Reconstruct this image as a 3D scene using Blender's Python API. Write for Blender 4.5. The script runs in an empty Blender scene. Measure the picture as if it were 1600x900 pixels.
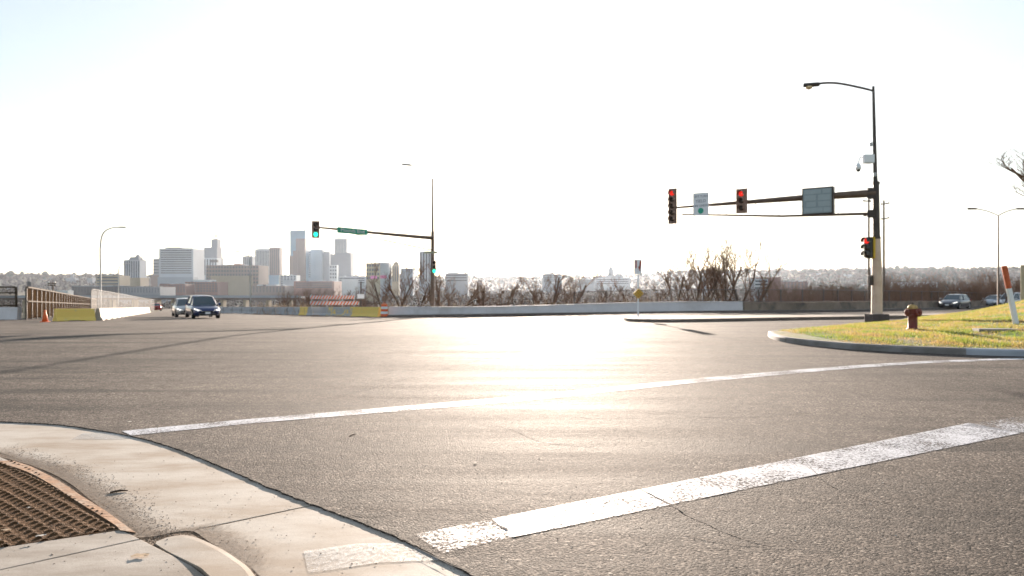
import bpy, bmesh, math, random
from mathutils import Vector, Matrix, noise
# ---------------------------------------------------------------- camera, world, sun, exposure
scene = bpy.context.scene
COL = scene.collection
R = math.radians
H, F, HV = 1.5, 1100.0, 446.0          # eye height (m), focal length (px of a 1600 wide frame), eye-level row
cd = bpy.data.cameras.new('camera'); cam = bpy.data.objects.new('camera', cd); COL.objects.link(cam)
cam.location = (0, 0, H); cam.rotation_euler = (R(90), 0, 0)
cd.sensor_width = 36; cd.lens = 36 * F / 1600; cd.shift_y = -(450 - HV) / 1600 * -1 * -1
cd.clip_start = 0.05; cd.clip_end = 20000
cd.dof.use_dof = True; cd.dof.focus_distance = 5.6; cd.dof.aperture_fstop = 2.6
scene.camera = cam
SUN_AZ, SUN_EL = math.atan2(48, 1100), R(10)
world = bpy.data.worlds.new('World'); scene.world = world; world.use_nodes = True
nt = world.node_tree; nt.nodes.clear()
sky = nt.nodes.new('ShaderNodeTexSky'); sky.sky_type = 'NISHITA'; sky.sun_disc = False
sky.sun_elevation = SUN_EL; sky.sun_rotation = SUN_AZ; sky.air_density = 1.0; sky.dust_density = 0.8; sky.ozone_density = 1.5
bg = nt.nodes.new('ShaderNodeBackground'); bg.inputs[1].default_value = 0.107
wo = nt.nodes.new('ShaderNodeOutputWorld')
hs = nt.nodes.new('ShaderNodeHueSaturation'); hs.inputs['Saturation'].default_value = 0.85      # saturation and gamma reduced to pale the sky and even out the sun glow
gm = nt.nodes.new('ShaderNodeGamma'); gm.inputs[1].default_value = 0.6
nt.links.new(sky.outputs[0], gm.inputs[0]); nt.links.new(gm.outputs[0], hs.inputs['Color']); nt.links.new(hs.outputs[0], bg.inputs[0]); nt.links.new(bg.outputs[0], wo.inputs[0])
sd = bpy.data.lights.new('sun', 'SUN'); sun = bpy.data.objects.new('sun', sd); COL.objects.link(sun)
sd.energy = 4.7; sd.angle = R(0.55); sd.color = (1.0, 0.84, 0.70)
sdir = Vector((math.sin(SUN_AZ) * math.cos(SUN_EL), math.cos(SUN_AZ) * math.cos(SUN_EL), math.sin(SUN_EL)))
sun.rotation_euler = sdir.to_track_quat('Z', 'Y').to_euler()
scene.view_settings.view_transform = 'Standard'; scene.view_settings.look = 'None'
scene.view_settings.gamma = 1.0; scene.view_settings.use_curve_mapping = False
scene.view_settings.exposure = 1.95
scene.render.engine = 'CYCLES'
scene.cycles.max_bounces = 6; scene.cycles.volume_bounces = 0; scene.cycles.transparent_max_bounces = 16
HAZE = 0.000042; HAZE_G = 0.55

# ---------------------------------------------------------------- helpers
def smooth(a, b, t):
    t = max(0.0, min(1.0, (t - a) / (b - a))); return t * t * (3 - 2 * t)

def plane_z(x, y):                     # the paved plateau falls away gently from the junction
    s = 0.030 + (0.018 - 0.030) * smooth(-5, 15, x)
    t = max(0.0, y - 20.0); t = t * t / (t + 2.0) if t > 0 else 0
    return -s * t

def gp(u, v, z=None):                  # point of the ground seen in the photograph at u, v
    if z is not None:
        d = F * (H - z) / (v - HV); return Vector(((u - 800) / F * d, d, z))
    lo, hi = 1.0, 600.0
    for _ in range(60):
        m = (lo + hi) / 2; x = (u - 800) / F * m
        zz = plane_z(x, m)
        if HV + F * (H - zz) / m > v: lo = m
        else: hi = m
    x = (u - 800) / F * lo
    return Vector((x, lo, plane_z(x, lo)))

def ap(u, v, d):                       # point at distance d seen at u, v
    return Vector(((u - 800) / F * d, d, H + (HV - v) / F * d))

class MB:
    def __init__(s): s.v = []; s.f = []; s.m = []
    def add(s, vs, fs, mi=0):
        o = len(s.v); s.v += [tuple(p) for p in vs]; s.f += [tuple(i + o for i in f) for f in fs]; s.m += [mi] * len(fs); return s
    def box(s, c, d, rz=0, mi=0, M=None):
        hx, hy, hz = d[0] / 2, d[1] / 2, d[2] / 2
        vs = [Vector((x, y, z)) for z in (-hz, hz) for y in (-hy, hy) for x in (-hx, hx)]
        rm = M if M is not None else Matrix.Rotation(rz, 3, 'Z')
        vs = [rm @ p + Vector(c) for p in vs]
        return s.add(vs, [(0, 2, 3, 1), (4, 5, 7, 6), (0, 1, 5, 4), (2, 6, 7, 3), (0, 4, 6, 2), (1, 3, 7, 5)], mi)
    def tube(s, pts, rad, n=8, cap=True, mi=0):
        pts = [Vector(p) for p in pts]; 
        if not isinstance(rad, (list, tuple)): rad = [rad] * len(pts)
        vs = []; fs = []; ref = None
        for i, p in enumerate(pts):
            t = (pts[min(i + 1, len(pts) - 1)] - pts[max(i - 1, 0)])
            if t.length < 1e-9: t = Vector((0, 0, 1))
            t.normalize()
            if ref is None: ref = Vector((1, 0, 0)) if abs(t.x) < 0.8 else Vector((0, 1, 0))
            a = t.cross(ref); 
            if a.length < 1e-6: a = t.cross(Vector((0, 1, 0.3)))
            a.normalize(); b = t.cross(a); ref = b.cross(t) if False else ref
            for k in range(n):
                q = 2 * math.pi * k / n
                vs.append(p + (a * math.cos(q) + b * math.sin(q)) * rad[i])
        for i in range(len(pts) - 1):
            for k in range(n):
                k2 = (k + 1) % n
                fs.append((i * n + k, i * n + k2, (i + 1) * n + k2, (i + 1) * n + k))
        if cap and n > 2:
            fs.append(tuple(range(n - 1, -1, -1))); fs.append(tuple((len(pts) - 1) * n + k for k in range(n)))
        return s.add(vs, fs, mi)
    def lathe(s, prof, n=16, c=(0, 0, 0), M=None, mi=0):
        vs = []; fs = []
        for r, z in prof:
            for k in range(n):
                q = 2 * math.pi * k / n; p = Vector((r * math.cos(q), r * math.sin(q), z))
                if M is not None: p = M @ p
                vs.append(p + Vector(c))
        for i in range(len(prof) - 1):
            for k in range(n):
                k2 = (k + 1) % n; fs.append((i * n + k, i * n + k2, (i + 1) * n + k2, (i + 1) * n + k))
        fs.append(tuple(range(n - 1, -1, -1))); fs.append(tuple((len(prof) - 1) * n + k for k in range(n)))
        return s.add(vs, fs, mi)
    def sheet(s, rows, close=False, mi=0):           # rows of equal length points
        n = len(rows[0]); vs = [p for r in rows for p in r]; fs = []
        for i in range(len(rows) - 1):
            for k in range(n - (0 if close else 1)):
                k2 = (k + 1) % n; fs.append((i * n + k, i * n + k2, (i + 1) * n + k2, (i + 1) * n + k))
        return s.add(vs, fs, mi)
    def prism(s, poly, z0, z1, mi=0, skirt=True):
        n = len(poly); vs = [(p[0], p[1], z1) for p in poly]; fs = [tuple(range(n))]
        if skirt:
            vs += [(p[0], p[1], z0) for p in poly]
            fs += [(i, i + n, (i + 1) % n + n, (i + 1) % n) for i in range(n)]
        return s.add(vs, fs, mi)
    def build(s, name, mat, parent=None, smoothing=False, bevel=0, recalc=True):
        me = bpy.data.meshes.new(name); me.from_pydata([tuple(p) for p in s.v], [], s.f)
        mats = mat if isinstance(mat, (list, tuple)) else [mat]
        for m in mats: me.materials.append(m)
        if len(mats) > 1: me.polygons.foreach_set('material_index', s.m)
        if smoothing: me.polygons.foreach_set('use_smooth', [True] * len(me.polygons))
        if recalc or bevel:
            bm = bmesh.new(); bm.from_mesh(me)
            if recalc: bmesh.ops.recalc_face_normals(bm, faces=bm.faces)
            if bevel:
                es = [e for e in bm.edges if len(e.link_faces) == 2 and e.calc_face_angle(0) > 0.6]
                bmesh.ops.bevel(bm, geom=es, offset=bevel, segments=2, affect='EDGES', profile=0.6, clamp_overlap=True)
            ng = [f for f in bm.faces if len(f.verts) > 4]
            if ng: bmesh.ops.triangulate(bm, faces=ng)
            bm.to_mesh(me); bm.free()
        me.update()
        o = bpy.data.objects.new(name, me); COL.objects.link(o)
        if parent is not None: o.parent = parent
        return o

def tag(o, label=None, cat=None, group=None, kind=None):
    if label: o['label'] = label
    if cat: o['category'] = cat
    if group: o['group'] = group
    if kind: o['kind'] = kind
    return o
def thing(name, label, cat, loc=(0, 0, 0), rz=0, group=None):
    o = bpy.data.objects.new(name, None); COL.objects.link(o); o.location = loc; o.rotation_euler = (0, 0, rz)
    o.empty_display_size = 0.2
    return tag(o, label, cat, group)
def copy_tree(o, parent=None):
    c = o.copy(); COL.objects.link(c); c.parent = parent
    for ch in [k for k in list(COL.objects) if k.parent == o]: copy_tree(ch, c)
    return c

# ---------------------------------------------------------------- materials
def mk(name):
    m = bpy.data.materials.new(name); m.use_nodes = True; t = m.node_tree; t.nodes.clear()
    out = t.nodes.new('ShaderNodeOutputMaterial'); b = t.nodes.new('ShaderNodeBsdfPrincipled')
    t.links.new(b.outputs[0], out.inputs[0]); return m, t, b, out
def nd(t, typ, **kw):
    n = t.nodes.new(typ)
    for k, v in kw.items():
        if k.startswith('i_'):
            key = k[2:]; key = int(key) if key.isdigit() else key.replace('_', ' ')
            n.inputs[key].default_value = v
        else: setattr(n, k, v)
    return n
def ramp(t, src, stops):
    r = t.nodes.new('ShaderNodeValToRGB'); t.links.new(src, r.inputs[0]); e = r.color_ramp.elements
    while len(e) < len(stops): e.new(0.5)
    for i, (p, c) in enumerate(stops):
        e[i].position = p; e[i].color = (c, c, c, 1) if isinstance(c, (int, float)) else (*c, 1)
    return r
def mixc(t, fac, a, b, mode='MIX'):
    n = t.nodes.new('ShaderNodeMix'); n.data_type = 'RGBA'; n.blend_type = mode
    for idx, val in ((0, fac), (6, a), (7, b)):
        if hasattr(val, 'is_output'): t.links.new(val, n.inputs[idx])
        elif idx == 0: n.inputs[0].default_value = val
        else: n.inputs[idx].default_value = (*val, 1)
    return n.outputs[2]
def coords(t): return t.nodes.new('ShaderNodeTexCoord').outputs['Object']
def M(name, col, rough=0.6, metal=0.0, var=0.25, scale=4.0, bump=0.0, bscale=30.0, spec=0.5, dirt=None, dscale=1.5, coat=0):
    m, t, b, out = mk(name); co = coords(t)
    n = nd(t, 'ShaderNodeTexNoise', i_Scale=scale, i_Detail=6.0, i_Roughness=0.65); t.links.new(co, n.inputs['Vector'])
    r = ramp(t, n.outputs[0], [(0.3, 1 - var), (0.7, 1 + var)])
    c = mixc(t, 1.0, col, r.outputs[0], 'MULTIPLY')
    if dirt:
        n2 = nd(t, 'ShaderNodeTexNoise', i_Scale=dscale, i_Detail=8.0, i_Roughness=0.7); t.links.new(co, n2.inputs['Vector'])
        r2 = ramp(t, n2.outputs[0], [(0.48, 0.0), (0.66, 1.0)]); c = mixc(t, r2.outputs[0], c, dirt)
    t.links.new(c, b.inputs['Base Color'])
    b.inputs['Roughness'].default_value = rough; b.inputs['Metallic'].default_value = metal
    b.inputs['Specular IOR Level'].default_value = spec; b.inputs['Coat Weight'].default_value = coat
    if bump:
        n3 = nd(t, 'ShaderNodeTexNoise', i_Scale=bscale, i_Detail=5.0); t.links.new(co, n3.inputs['Vector'])
        bp = nd(t, 'ShaderNodeBump', i_Strength=bump, i_Distance=0.02); t.links.new(n3.outputs[0], bp.inputs['Height'])
        t.links.new(bp.outputs[0], b.inputs['Normal'])
    return m
def EM(name, col, s):
    m, t, b, out = mk(name); b.inputs['Base Color'].default_value = (*col, 1)
    b.inputs['Emission Color'].default_value = (*col, 1); b.inputs['Emission Strength'].default_value = s; return m

def asphalt_mat():
    m, t, b, out = mk('asphalt'); co = coords(t); L = t.links
    vor = nd(t, 'ShaderNodeTexVoronoi', i_Scale=66.0); L.new(co, vor.inputs['Vector'])
    fine = nd(t, 'ShaderNodeTexNoise', i_Scale=190.0, i_Detail=4.0, i_Roughness=0.7); L.new(co, fine.inputs['Vector'])
    big = nd(t, 'ShaderNodeTexNoise', i_Scale=0.35, i_Detail=5.0, i_Roughness=0.6); L.new(co, big.inputs['Vector'])
    mp = nd(t, 'ShaderNodeMapping'); mp.inputs['Scale'].default_value = (0.10, 1.3, 1); mp.inputs['Rotation'].default_value = (0, 0, R(-24)); L.new(co, mp.inputs['Vector'])
    strk = nd(t, 'ShaderNodeTexNoise', i_Scale=1.1, i_Detail=6.0, i_Roughness=0.65); L.new(mp.outputs[0], strk.inputs['Vector'])
    agg = ramp(t, vor.outputs['Color'], [(0.0, (0.012, 0.011, 0.010)), (0.45, (0.078, 0.063, 0.052)), (0.8, (0.18, 0.146, 0.12)), (0.95, (0.35, 0.30, 0.25)), (1.0, (0.42, 0.38, 0.33))])
    c = mixc(t, 1.0, agg.outputs[0], ramp(t, big.outputs[0], [(0.3, 0.68), (0.7, 1.28)]).outputs[0], 'MULTIPLY')
    c = mixc(t, 1.0, c, ramp(t, strk.outputs[0], [(0.36, 0.5), (0.5, 1.0), (0.7, 1.25)]).outputs[0], 'MULTIPLY')
    mot = nd(t, 'ShaderNodeTexNoise', i_Scale=3.2, i_Detail=8.0, i_Roughness=0.75); L.new(co, mot.inputs['Vector'])
    c = mixc(t, 1.0, c, ramp(t, mot.outputs[0], [(0.34, 0.62), (0.5, 1.0), (0.72, 1.22)]).outputs[0], 'MULTIPLY')
    L.new(c, b.inputs['Base Color'])
    rr = ramp(t, strk.outputs[0], [(0.35, 0.75), (0.7, 0.9)]); L.new(rr.outputs[0], b.inputs['Roughness'])
    b.inputs['Specular IOR Level'].default_value = 0.12
    mul = nd(t, 'ShaderNodeMath', operation='MULTIPLY_ADD'); L.new(fine.outputs[0], mul.inputs[0]); mul.inputs[1].default_value = 0.8
    sm = nd(t, 'ShaderNodeMath', operation='MULTIPLY'); L.new(vor.outputs['Distance'], sm.inputs[0]); sm.inputs[1].default_value = -1.0
    L.new(sm.outputs[0], mul.inputs[2])
    mid = nd(t, 'ShaderNodeTexNoise', i_Scale=9.0, i_Detail=4.0); L.new(co, mid.inputs['Vector'])
    b1 = nd(t, 'ShaderNodeBump', i_Strength=0.65, i_Distance=0.009); L.new(mul.outputs[0], b1.inputs['Height'])
    b2 = nd(t, 'ShaderNodeBump', i_Strength=0.3, i_Distance=0.02); L.new(mid.outputs[0], b2.inputs['Height']); L.new(b1.outputs[0], b2.inputs['Normal'])
    L.new(b2.outputs[0], b.inputs['Normal']); return m
def paint_mat(name, col, lo, hi):
    m, t, b, out = mk(name); co = coords(t); L = t.links
    n = nd(t, 'ShaderNodeTexNoise', i_Scale=38.0, i_Detail=8.0, i_Roughness=0.8); L.new(co, n.inputs['Vector'])
    n2 = nd(t, 'ShaderNodeTexNoise', i_Scale=2.2, i_Detail=4.0); L.new(co, n2.inputs['Vector'])
    ad = nd(t, 'ShaderNodeMath', operation='MULTIPLY_ADD'); L.new(n2.outputs[0], ad.inputs[0]); ad.inputs[1].default_value = 0.35; L.new(n.outputs[0], ad.inputs[2])
    r = ramp(t, ad.outputs[0], [(lo, 0.0), (hi, 1.0)])
    n3 = nd(t, 'ShaderNodeTexNoise', i_Scale=6.0, i_Detail=6.0); L.new(co, n3.inputs['Vector'])
    c = mixc(t, 1.0, col, ramp(t, n3.outputs[0], [(0.3, 0.8), (0.7, 1.05)]).outputs[0], 'MULTIPLY'); L.new(c, b.inputs['Base Color'])
    b.inputs['Roughness'].default_value = 0.6
    tr = t.nodes.new('ShaderNodeBsdfTransparent'); mx = t.nodes.new('ShaderNodeMixShader')
    L.new(r.outputs[0], mx.inputs[0]); L.new(tr.outputs[0], mx.inputs[1]); L.new(b.outputs[0], mx.inputs[2]); L.new(mx.outputs[0], out.inputs[0])
    bp = nd(t, 'ShaderNodeBump', i_Strength=0.5, i_Distance=0.006); L.new(n.outputs[0], bp.inputs['Height']); L.new(bp.outputs[0], b.inputs['Normal'])
    return m
def concrete_mat(name, col, stain, ss=(0.40, 0.62)):
    m, t, b, out = mk(name); co = coords(t); L = t.links
    mp = nd(t, 'ShaderNodeMapping'); mp.inputs['Rotation'].default_value = (0, 0, R(35)); mp.inputs['Scale'].default_value = (0.6, 1.6, 1); L.new(co, mp.inputs['Vector'])
    a = nd(t, 'ShaderNodeTexNoise', i_Scale=1.6, i_Detail=8.0, i_Roughness=0.62); L.new(mp.outputs[0], a.inputs['Vector'])
    f = nd(t, 'ShaderNodeTexNoise', i_Scale=120.0, i_Detail=4.0, i_Roughness=0.7); L.new(co, f.inputs['Vector'])
    s = nd(t, 'ShaderNodeTexNoise', i_Scale=28.0, i_Detail=7.0, i_Roughness=0.8); L.new(co, s.inputs['Vector'])
    c = mixc(t, 1.0, col, ramp(t, f.outputs[0], [(0.3, 0.82), (0.7, 1.14)]).outputs[0], 'MULTIPLY')
    c = mixc(t, ramp(t, a.outputs[0], [(ss[0], 0.0), (ss[1], 0.75)]).outputs[0], c, stain)
    c = mixc(t, ramp(t, s.outputs[0], [(0.62, 0.0), (0.72, 0.8)]).outputs[0], c, (0.10, 0.075, 0.055))
    L.new(c, b.inputs['Base Color']); b.inputs['Roughness'].default_value = 0.8; b.inputs['Specular IOR Level'].default_value = 0.3
    bp = nd(t, 'ShaderNodeBump', i_Strength=0.35, i_Distance=0.004); L.new(f.outputs[0], bp.inputs['Height']); L.new(bp.outputs[0], b.inputs['Normal'])
    return m
def turf_mat():
    m, t, b, out = mk('turf'); co = coords(t); L = t.links
    a = nd(t, 'ShaderNodeTexNoise', i_Scale=0.9, i_Detail=8.0, i_Roughness=0.7); L.new(co, a.inputs['Vector'])
    f = nd(t, 'ShaderNodeTexNoise', i_Scale=30.0, i_Detail=5.0); L.new(co, f.inputs['Vector'])
    c = ramp(t, a.outputs[0], [(0.35, (0.24, 0.17, 0.08)), (0.48, (0.17, 0.155, 0.05)), (0.6, (0.10, 0.145, 0.03))])
    c2 = mixc(t, 1.0, c.outputs[0], ramp(t, f.outputs[0], [(0.3, 0.6), (0.7, 1.3)]).outputs[0], 'MULTIPLY')
    L.new(c2, b.inputs['Base Color']); b.inputs['Roughness'].default_value = 0.9
    bp = nd(t, 'ShaderNodeBump', i_Strength=0.8, i_Distance=0.05); L.new(f.outputs[0], bp.inputs['Height']); L.new(bp.outputs[0], b.inputs['Normal']); return m
def land_mat():
    m, t, b, out = mk('valley_ground'); co = coords(t); L = t.links
    a = nd(t, 'ShaderNodeTexNoise', i_Scale=0.012, i_Detail=10.0, i_Roughness=0.72); L.new(co, a.inputs['Vector'])
    f = nd(t, 'ShaderNodeTexNoise', i_Scale=0.6, i_Detail=6.0); L.new(co, f.inputs['Vector'])
    c = ramp(t, a.outputs[0], [(0.35, (0.08, 0.075, 0.06)), (0.5, (0.14, 0.12, 0.085)), (0.62, (0.20, 0.165, 0.11))])
    c2 = mixc(t, 1.0, c.outputs[0], ramp(t, f.outputs[0], [(0.3, 0.7), (0.7, 1.25)]).outputs[0], 'MULTIPLY')
    L.new(c2, b.inputs['Base Color']); b.inputs['Roughness'].default_value = 0.95; b.inputs['Specular IOR Level'].default_value = 0.03; return m
def grass_blade_mat():
    m, t, b, out = mk('grass_blades'); co = coords(t); L = t.links
    a = nd(t, 'ShaderNodeTexNoise', i_Scale=0.9, i_Detail=8.0, i_Roughness=0.7); L.new(co, a.inputs['Vector'])
    c = ramp(t, a.outputs[0], [(0.39, (0.42, 0.28, 0.12)), (0.50, (0.34, 0.30, 0.07)), (0.59, (0.18, 0.27, 0.035))])
    L.new(c.outputs[0], b.inputs['Base Color']); b.inputs['Roughness'].default_value = 0.6
    tl = t.nodes.new('ShaderNodeBsdfTranslucent'); L.new(c.outputs[0], tl.inputs[0]); mx = t.nodes.new('ShaderNodeMixShader'); mx.inputs[0].default_value = 0.5
    L.new(b.outputs[0], mx.inputs[1]); L.new(tl.outputs[0], mx.inputs[2]); L.new(mx.outputs[0], out.inputs[0]); return m
def net_mat(name, col, op):
    m, t, b, out = mk(name); L = t.links; b.inputs['Base Color'].default_value = (*col, 1); b.inputs['Roughness'].default_value = 0.6
    tr = t.nodes.new('ShaderNodeBsdfTransparent'); mx = t.nodes.new('ShaderNodeMixShader'); mx.inputs[0].default_value = op
    L.new(tr.outputs[0], mx.inputs[1]); L.new(b.outputs[0], mx.inputs[2]); L.new(mx.outputs[0], out.inputs[0]); return m
def glass_mat():
    m, t, b, out = mk('car_glass'); b.inputs['Base Color'].default_value = (0.05, 0.07, 0.08, 1); b.inputs['Roughness'].default_value = 0.107
    b.inputs['Specular IOR Level'].default_value = 0.9; return m
def yellow_worn(name, lo, hi):
    m, t, b, out = mk(name); co = coords(t); L = t.links
    a = nd(t, 'ShaderNodeTexNoise', i_Scale=2.2, i_Detail=8.0, i_Roughness=0.7); L.new(co, a.inputs['Vector'])
    c = mixc(t, ramp(t, a.outputs[0], [(lo, 0.0), (hi, 1.0)]).outputs[0], (0.42, 0.41, 0.41), (0.85, 0.61, 0.15))
    L.new(c, b.inputs['Base Color']); b.inputs['Roughness'].default_value = 0.8; return m

m_asph = asphalt_mat()
m_paint = paint_mat('road_paint', (0.60, 0.60, 0.63), 0.59, 0.70)
m_paint_thin = paint_mat('worn_paint', (0.60, 0.60, 0.63), 0.66, 0.78)
m_paint_g = paint_mat('faded_gutter_paint', (0.56, 0.55, 0.53), 0.50, 0.95)
m_conc = concrete_mat('gutter_concrete', (0.46, 0.415, 0.36), (0.26, 0.19, 0.13))
m_slab = concrete_mat('slab_concrete', (0.43, 0.385, 0.335), (0.20, 0.16, 0.12))
m_kerb = concrete_mat('kerb_concrete', (0.27, 0.25, 0.24), (0.15, 0.13, 0.115))
m_kerb_new = concrete_mat('new_kerb_concrete', (0.40, 0.42, 0.46), (0.30, 0.31, 0.34))
m_dirt = M('dirt', (0.13, 0.085, 0.05), 0.95, var=0.4, scale=20, bump=0.8, bscale=60)
m_crack = M('crack_dark', (0.015, 0.013, 0.012), 0.9, var=0.3)  # flat dark colour of the drawn road cracks
m_rust = M('rusty_iron', (0.085, 0.043, 0.017), 0.85, 0.0, spec=.15, var=0.45, scale=14, bump=0.5, bscale=90, dirt=(0.12, 0.062, 0.026), dscale=5)
m_rustlip = M('rusty_rim', (0.30, 0.155, 0.075), 0.75, var=0.3, scale=9, bump=0.3, dirt=(0.34, 0.25, 0.18), dscale=3)
m_turf = turf_mat(); m_blade = grass_blade_mat(); m_land = land_mat()
m_wall_w = M('pale_wall', (0.72, 0.68, 0.69), 0.8, var=0.08, scale=0.8, dirt=(0.58, 0.54, 0.53), dscale=0.35, bump=0.2)
m_wall_b = M('brown_wall', (0.27, 0.205, 0.155), 0.85, var=0.25, scale=1.0, dirt=(0.10, 0.08, 0.065), dscale=0.6, bump=0.3)
m_bar_g = M('barrier_grey', (0.46, 0.46, 0.48), 0.85, var=0.2, scale=2, dirt=(0.19, 0.18, 0.17), dscale=1.2)
m_bar_w = M('barrier_white', (0.40, 0.36, 0.31), 0.85, var=0.15, scale=2, dirt=(0.36, 0.31, 0.26), dscale=1.5)
m_bar_y = yellow_worn('barrier_yellow', 0.30, 0.40); m_bar_yg = yellow_worn('barrier_worn_yellow', 0.50, 0.58); m_bar_gy = yellow_worn('barrier_grey_yellow', 0.60, 0.68)
m_dark = M('dark_metal', (0.055, 0.042, 0.036), 0.5, 0.3, var=0.25)
m_brown = M('brown_metal', (0.13, 0.085, 0.06), 0.55, 0.2, var=0.2)
m_beige = M('beige_paint', (0.66, 0.50, 0.39), 0.6, 0.0, var=0.1, dirt=(0.50, 0.34, 0.24), dscale=2)
m_galv = M('galvanised_steel', (0.36, 0.37, 0.38), 0.45, 0.6, var=0.15)
m_black = M('black_paint', (0.02, 0.018, 0.017), 0.5, var=0.2)
m_house = M('signal_brown', (0.27, 0.17, 0.13), 0.55, var=0.2)  # lightened to put a lens flare veil into the housing colour
m_yel = M('signal_yellow', (0.62, 0.40, 0.03), 0.5, var=0.12)
m_lens = M('dark_lens', (0.05, 0.03, 0.02), 0.25, var=0.2)
m_red = EM('red_light', (1.0, 0.03, 0.02), .2); m_green = EM('green_light', (0.02, 1.0, 0.55), .7)
m_sgreen = M('sign_green', (0.02, 0.34, 0.21), 0.4, var=0.08); m_white = M('white_paint', (0.78, 0.78, 0.80), 0.5, var=0.06)
m_swhite = M('sign_white', (0.82, 0.84, 0.88), 0.5, var=0.05); m_ink = M('sign_ink', (0.03, 0.03, 0.035), 0.5, var=0.1); m_inkf = M('faded_ink', (0.22, 0.25, 0.30), 0.5, var=0.1)
m_orange = M('safety_orange', (0.80, 0.13, 0.02), 0.55, var=0.12); m_orange_old = M('weathered_orange', (0.50, 0.10, 0.03), 0.6, var=0.25, scale=12)
m_panel = M('display_grey', (0.25, 0.31, 0.34), 0.4, var=0.06); m_panel2 = M('display_light', (0.33, 0.40, 0.43), 0.4, var=0.05)
m_hyd = M('hydrant_red', (0.17, 0.03, 0.02), 0.6, var=0.3, scale=14, dirt=(0.17, 0.06, 0.035), dscale=7, bump=0.3); m_hydt = M('hydrant_cap_yellow', (0.46, 0.30, 0.10), 0.65, var=0.25, scale=14, dirt=(0.22, 0.12, 0.05), dscale=9)
m_bark = M('bark', (0.10, 0.07, 0.052), 0.9, spec=0, var=0.35, scale=6); m_twig = M('twigs', (0.16, 0.10, 0.07), 0.9, spec=0, var=0.3, scale=3); m_brush = M('dry_brush', (0.42, 0.29, 0.17), 0.9, var=0.35, scale=0.6)
m_glass = glass_mat(); m_tyre = M('tyre', (0.02, 0.02, 0.02), 0.8, var=0.2); m_rim = M('alloy', (0.5, 0.5, 0.52), 0.3, 0.8, var=0.05)
m_lampglass = M('lamp_glass', (0.75, 0.55, 0.32), 0.2, var=0.05); m_wood = M('pole_wood', (0.12, 0.085, 0.065), 0.85, var=0.25)
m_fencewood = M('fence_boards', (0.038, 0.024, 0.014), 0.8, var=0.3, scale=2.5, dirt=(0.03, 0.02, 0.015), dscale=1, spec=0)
m_rail = M('pale_rail', (0.07, 0.05, 0.033), 0.8, spec=.1, var=0.1); m_net = net_mat('chain_link', (0.07, 0.066, 0.063), 0.2); m_net2 = net_mat('dark_mesh', (0.13, 0.09, 0.065), 0.45)
m_steel_b = M('fence_iron', (0.06, 0.045, 0.038), 0.6, var=0.2)
m_net_post = M('dull_steel', (.13, .13, .13), .7)
m_head = EM('headlamp', (1.0, 0.95, 0.85), 0.4); m_tail = M('tail_lamp', (0.5, 0.02, 0.02), 0.3, var=0.1)
def carpaint(n, c): return M(n, c, 0.28, 0.3, var=0.03, coat=0.6)

# ---------------------------------------------------------------- plateau outline and terrain
LB = [Vector((-60, 30)), Vector((-33, 44.5)), Vector((-26.5, 44.5)), Vector((-57, 112)), Vector((-128, 262))]                         # left kerb line of the bridge road
RB = [Vector((-119, 262)), Vector((-62, 140)), Vector((-34, 85)), Vector((-10.4, 57))]
FARW = [gp(606, 495).to_2d(), gp(900, 491).to_2d(), gp(1160, 487.5).to_2d(), gp(1300, 486.5).to_2d(), gp(1470, 482.5).to_2d(), Vector((80, 108)), Vector((150, 170))]
FARW[0] = Vector((-10.0, 57.2))
PLAT = [Vector((-300, -150)), Vector((-300, 25)), Vector((-75, 52)), Vector((-33, 45.2)), Vector((-57, 112)), Vector((-128, 262))] + RB + FARW[1:] + [Vector((400, 190)), Vector((400, -150))]
def inside(poly, x, y):
    c = False; n = len(poly); j = n - 1
    for i in range(n):
        a, b = poly[i], poly[j]
        if (a[1] > y) != (b[1] > y) and x < (b[0] - a[0]) * (y - a[1]) / (b[1] - a[1]) + a[0]: c = not c
        j = i
    return c
def dist(poly, x, y):
    best = 1e9; n = len(poly)
    for i in range(n):
        a, b = poly[i], poly[(i + 1) % n]; dx, dy = b[0] - a[0], b[1] - a[1]
        t = max(0, min(1, ((x - a[0]) * dx + (y - a[1]) * dy) / (dx * dx + dy * dy + 1e-9)))
        best = min(best, math.hypot(x - a[0] - t * dx, y - a[1] - t * dy))
    return best
def hill(x, y):
    r = math.hypot(x, y); k = smooth(1900, 3000, r); k2 = smooth(900, 1500, r) * smooth(100, 900, x)
    n1 = noise.noise(Vector((x / 700, y / 700, 3.1))); n2 = noise.noise(Vector((x / 160, y / 160, 7.7)))
    right = smooth(500, 1000, x) * smooth(3300, 2200, x)
    return k * (50 + 16 * n1 + 5 * n2 + 18 * right) + k2 * 12 * (1 + n1)
def land_z(x, y):
    if inside(PLAT, x, y): return plane_z(x, min(y, 262)) - 0.08
    d = dist(PLAT, x, y); z0 = plane_z(x, min(y, 262))
    drop = 0.10 * min(d, 14) + 0.26 * max(0, d - 14)
    base = max(z0 - drop, -20.0 + 1.5 * noise.noise(Vector((x / 60, y / 60, 0))))
    r = math.hypot(x, y)
    if x > 20 and y > 60: base = max(base, -3 - 0.03 * d - 8 * smooth(60, 500, d))   # ground beyond the brown wall falls less
    if x > -25 and y > 57: base = max(base, -3.2 - 0.035 * d - 10 * smooth(50, 300, d))
    return base - 0.1 + hill(x, y)

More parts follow.
